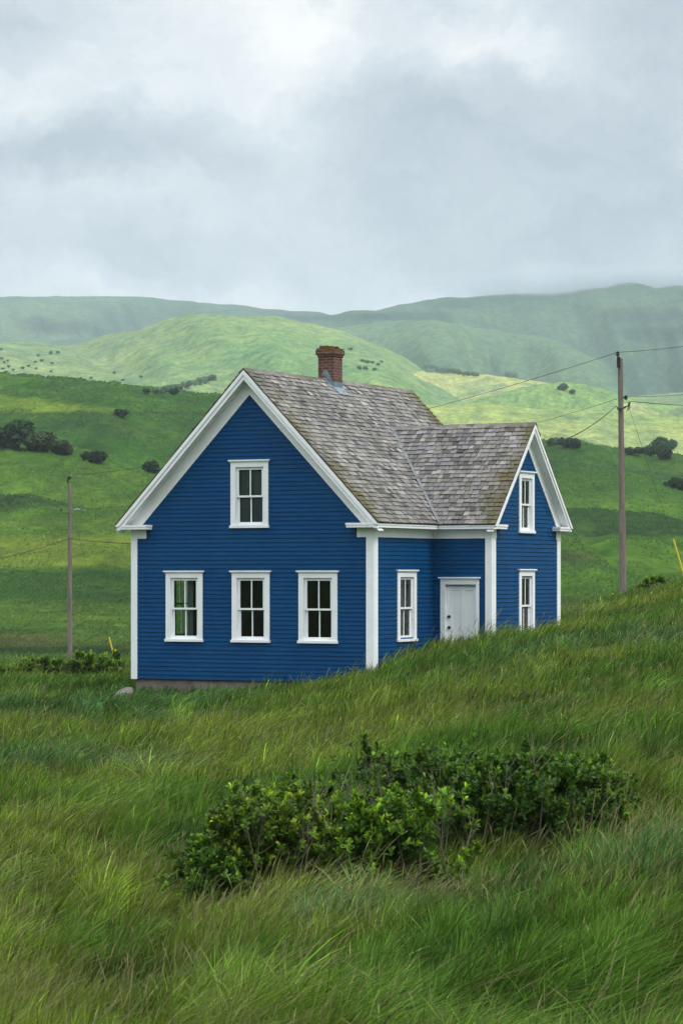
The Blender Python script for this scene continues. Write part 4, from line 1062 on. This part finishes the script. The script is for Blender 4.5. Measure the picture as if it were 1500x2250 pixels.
# ------------------------------------------------------------------ grass
def in_house(X, Y, m=0.0):
    dx, dy = X-HO.x, Y-HO.y
    a = dx*UX.x+dy*UX.y; b_ = dx*VY.x+dy*VY.y
    return ((a > -m) & (a < W_+m) & (b_ > -m) & (b_ < L_+m)) | ((a > W_-m) & (a < WX+m) & (b_ > WY0-m) & (b_ < WY1+m))
def grass(name, n, d0, d1, px0, px1, seed, seedheads=False):
    r = np.random.default_rng(seed)
    d = np.exp(r.uniform(math.log(d0), math.log(d1), n)); px = r.uniform(px0, px1, n)
    X = (px-750)/F*d; Y = d
    # tussocks: pull blades together
    cl_ = .10+.0016*d
    cxn = np.floor(X/cl_/3.0+r.uniform(-.3, .3, n)); X = X+(r.random(n) < .5)*((cxn+.5)*cl_*3.0-X)*.35
    # clumps: each tussock has its own centre, height, tone and outward splay
    cs = .30+.35*vnoise(X/3, Y/5, 400); gx = np.floor(X/cs+.5*np.floor(Y/(cs*1.6))); gy = np.floor(Y/(cs*1.6))
    hsh = lambda k_: vnoise(gx*7.31+k_*3.7, gy*5.17-k_*1.9, 77)
    ocx = X-(gx-.5*gy+.5+.6*(hsh(1)-.5))*cs; ocy = (Y-(gy+.5+.6*(hsh(2)-.5))*cs*1.6)/1.6
    rr_ = np.clip(np.hypot(ocx, ocy)/(cs*.7), 0, 1.2); sx_, sy_ = ocx/(cs*.7), ocy/(cs*.7)
    cl_h = (.72+.56*hsh(3))*(1.22-.42*rr_); cl_t = np.exp(.85*(hsh(4)-.5))*(1.12-.22*rr_); cl_a = (hsh(5)-.5)*1.3
    keep = ~in_house(X, Y, -.02)
    cl_h, cl_t, cl_a, sx_, sy_ = [q[keep] for q in (cl_h, cl_t, cl_a, sx_, sy_)]
    X, Y, d = X[keep], Y[keep], d[keep]; n = len(X)
    px = 750+X/Y*F
    z, _ = terrain(px, Y)
    # sward character
    na = fbm(X/2.6+3, Y/5.0, 201, 3); nb = fbm(X/1.2, Y/2.6+9, 202, 3); ncn = fbm(X/5+40, Y/9, 203, 3); nd = fbm(X/.55, Y/1.1, 204, 2)
    L = .30*(1+.60*nb+.50*nd)*r.uniform(.6, 1.2, n)*cl_h
    hx, hy = X-HO.x, Y-HO.y; ah = hx*UX.x+hy*UX.y; bh = hx*VY.x+hy*VY.y
    front = (bh < 0)*(bh > -2.2)*(ah > -2.0)*(ah < 4.4)                 # the sward is short and trodden under the front wall
    L = L*np.where(front, .72+.22*sstep(2.0, 4.4, ah), 1.0)
    L = L*(1+.35*sstep(4.5, 8, ah)*sstep(-1.5, 0, bh)*(1-sstep(3, 4, bh)))
    flat = sstep(.05, .55, nb)*.55+.12*ncn
    bend = np.clip(.46+flat+r.normal(size=n)*.22, .12, 1.35)
    ang = .25+.9*ncn+.5*nd+cl_a+r.normal(size=n)*.75
    hdx, hdy = np.cos(ang)+.75*sx_, np.sin(ang)*.8+.75*sy_
    tone_y = np.array((.102, .146, .017)); tone_g = np.array((.056, .114, .015)); tone_b = np.array((.045, .098, .033)); tone_d = np.array((.125, .122, .045)); tone_o = np.array((.026, .062, .016))
    wy = sstep(-.22, .5, na)[:, None]; wb_ = sstep(.10, .5, ncn+.5*nb)[:, None]
    c = tone_g*(1-wy)+tone_y*wy; c = c*(1-.75*wb_)+tone_b*.75*wb_
    wo_ = sstep(.15, .55, -nb-.4*na)[:, None]*.75; c = c*(1-wo_)+tone_o*wo_
    dry = (r.random(n) < .04+.09*sstep(.0, .5, na))[:, None]; c = np.where(dry, tone_d*r.uniform(.7, 1.2, n)[:, None], c)
    c = c*np.exp(r.normal(size=n)*.40+.26*nd+.15*na)[:, None]*cl_t[:, None]
    wdt = (.0040+.00024*d)*r.uniform(.55, 1.35, n)
    broad = r.random(n) < .07; wdt = wdt*np.where(broad, 1.6, 1); c = np.where(broad[:, None], c*np.array((1.12, 1.18, 1.05)), c)
    if seedheads:
        keep2 = r.random(n) < sstep(-.35, .5, na+.4*sstep(0, 3, X))
        X, Y, z, L, bend, hdx, hdy, c, wdt, d = [q[keep2] for q in (X, Y, z, L, bend, hdx, hdy, c, wdt, d)]; n = len(X)
        L = L*1.30+.10; bend = np.clip(bend*.95, .2, 1.1)
        c = np.array((.15, .145, .062))*np.exp(r.normal(size=n)*.22)[:, None]*np.array((1, 1, 1))
        wdt = (.0012+.00009*d)
        ts = np.array((0, .45, .74, .86, 1.0)); wp = np.array((.7, .6, .8, 2.4, .4))
    else:
        ts = np.array((0, .33, .66, .86, 1.0)); wp = np.array((.8, 1.0, .8, .5, .06))
    th_ = r.uniform(0, math.pi, n); wx, wy_ = np.cos(th_), np.sin(th_)*.6
    k = len(ts)
    pos = np.zeros((n, k, 2, 3), np.float32); cc = np.zeros((n, k, 2, 3), np.float32)
    for i, t_ in enumerate(ts):
        hz = L*bend*t_**1.8; vz = L*(t_*(1-.42*np.minimum(bend, 1.2)*t_))
        cx_, cy_ = X+hdx*hz, Y+hdy*hz; w2 = wdt*wp[i]*.5
        for s, sg in ((0, -1), (1, 1)):
            pos[:, i, s, 0] = cx_+sg*w2*wx; pos[:, i, s, 1] = cy_+sg*w2*wy_; pos[:, i, s, 2] = z-.02+vz
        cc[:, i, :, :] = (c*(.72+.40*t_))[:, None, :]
    Vg = pos.reshape(-1, 3); Cg = cc.reshape(-1, 3)
    b0 = (np.arange(n)*k*2)[:, None]
    Q = np.concatenate([np.stack([b0[:, 0]+2*i, b0[:, 0]+2*i+1, b0[:, 0]+2*i+3, b0[:, 0]+2*i+2], -1) for i in range(k-1)])
    o = np_mesh(name, Vg, Q.astype(np.int32), M['grass'], Cg, smooth=True)
    return o
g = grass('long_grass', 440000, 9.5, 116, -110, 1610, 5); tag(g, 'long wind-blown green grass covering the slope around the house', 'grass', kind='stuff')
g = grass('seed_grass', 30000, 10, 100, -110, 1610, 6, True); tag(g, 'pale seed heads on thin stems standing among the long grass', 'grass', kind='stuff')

# tussocks on the hills beyond, toned like the turf they stand in
def hill_tufts(n, d0, d1, seed):
    r = np.random.default_rng(seed)
    d = np.exp(r.uniform(math.log(d0), math.log(d1), n)); px = r.uniform(-140, 1640, n); X = (px-750)/F*d
    m_ = fbm(X/4.5, d/11, 301, 3)
    kp = r.random(n) < sstep(-.45, .35, m_); px, d, X, m_ = px[kp], d[kp], X[kp], m_[kp]; n = len(d)
    z, _ = terrain(px, d)
    ri = np.clip(np.searchsorted(DD, d), 0, nr-1); ci = np.clip(np.searchsorted(AZ, np.arctan2(X, d)), 0, nc-1)
    c = col[ri, ci]*np.exp(r.normal(size=n)*.20)[:, None]*(1+.4*m_)[:, None]
    Hh = (.10+.00036*d)*r.uniform(.5, 1.4, n); wd_ = (.04+.0007*d)*r.uniform(.5, 1.4, n); ln = r.normal(size=n)*.5+.35
    th_ = r.uniform(-.9, .9, n); wx, wy_ = np.cos(th_)*wd_*.5, np.sin(th_)*wd_*.5
    pos = np.zeros((n, 6, 3), np.float32)
    for k, (t_, f) in enumerate(((0, 1.0), (.6, .8), (1.0, .25))):
        for s_, sg in ((0, -1), (1, 1)):
            pos[:, k*2+s_, 0] = X+ln*Hh*t_**1.5+sg*wx*f; pos[:, k*2+s_, 1] = d+Hh*t_*1.5+sg*wy_*f; pos[:, k*2+s_, 2] = z-.05+Hh*t_
    b0 = np.arange(n)*6
    Q = np.concatenate([np.stack([b0+2*k, b0+2*k+1, b0+2*k+3, b0+2*k+2], -1) for k in range(2)]).astype(np.int32)
    return np_mesh('hill_grass', pos.reshape(-1, 3), Q, M['grass'], np.repeat(np.clip(c*1.08, .004, 1), 6, 0), smooth=True)
g = hill_tufts(300000, 100, 820, 12); tag(g, 'tussocky pasture grass on the hillsides behind the house', 'grass', kind='stuff')

# ------------------------------------------------------------------ haze: one closed box of even air round everything
hz = MB(); hz.box(-7000, 7000, -7000, 7000, -60, 560)
hm = bpy.data.materials.new('haze_air'); hm.use_nodes = True; t = hm.node_tree; t.nodes.clear()
pv = N(t, 'ShaderNodeVolumePrincipled'); pv.inputs['Color'].default_value = (.76, .87, .96, 1); pv.inputs['Density'].default_value = 1.15e-4; pv.inputs['Anisotropy'].default_value = 0.1
oo = N(t, 'ShaderNodeOutputMaterial'); t.links.new(pv.outputs[0], oo.inputs['Volume'])
ho = hz.build('haze', hm); tag(ho, 'thin pale haze that fades the far hills', 'haze', kind='stuff')

# low cloud resting on the top of the high hill at the right
mm = bpy.data.materials.new('hill_mist'); mm.use_nodes = True; t = mm.node_tree; t.nodes.clear()
co = N(t, 'ShaderNodeTexCoord'); ln_ = N(t, 'ShaderNodeVectorMath', operation='LENGTH'); t.links.new(co.outputs['Object'], ln_.inputs[0])
fall = RANGE(t, ln_.outputs['Value'], .15, 1.0, 1, 0, True)
mp = N(t, 'ShaderNodeMapping'); mp.inputs['Scale'].default_value = (3.2, 1.5, .9); t.links.new(co.outputs['Object'], mp.inputs['Vector'])
nz = noise(t, mp.outputs[0], 1.2, 4, .6)
den = MATH(t, 'MULTIPLY', MATH(t, 'MULTIPLY', fall, RANGE(t, nz, .30, .68, 0, 1)), .055)
pv = N(t, 'ShaderNodeVolumePrincipled'); pv.inputs['Color'].default_value = (.60, .65, .70, 1); t.links.new(den, pv.inputs['Density'])
oo = N(t, 'ShaderNodeOutputMaterial'); t.links.new(pv.outputs[0], oo.inputs['Volume'])
mv = MB()
nu, nv = 20, 12
mv.poly([(math.sin(math.pi*i/nv)*math.cos(2*math.pi*j/nu), math.sin(math.pi*i/nv)*math.sin(2*math.pi*j/nu), math.cos(math.pi*i/nv)) for i in range(nv+1) for j in range(nu)],
        [(i*nu+j, (i+1)*nu+j, (i+1)*nu+(j+1) % nu, i*nu+(j+1) % nu) for i in range(nv) for j in range(nu)])
mo = mv.build('hill_mist', mm, loc=((1330-750)/F*3450, 3450, zrow(634, 3450))); mo.scale = (250, 260, 21)
tag(mo, 'low white cloud brushing the top of the high hill at the right', 'mist', kind='stuff')
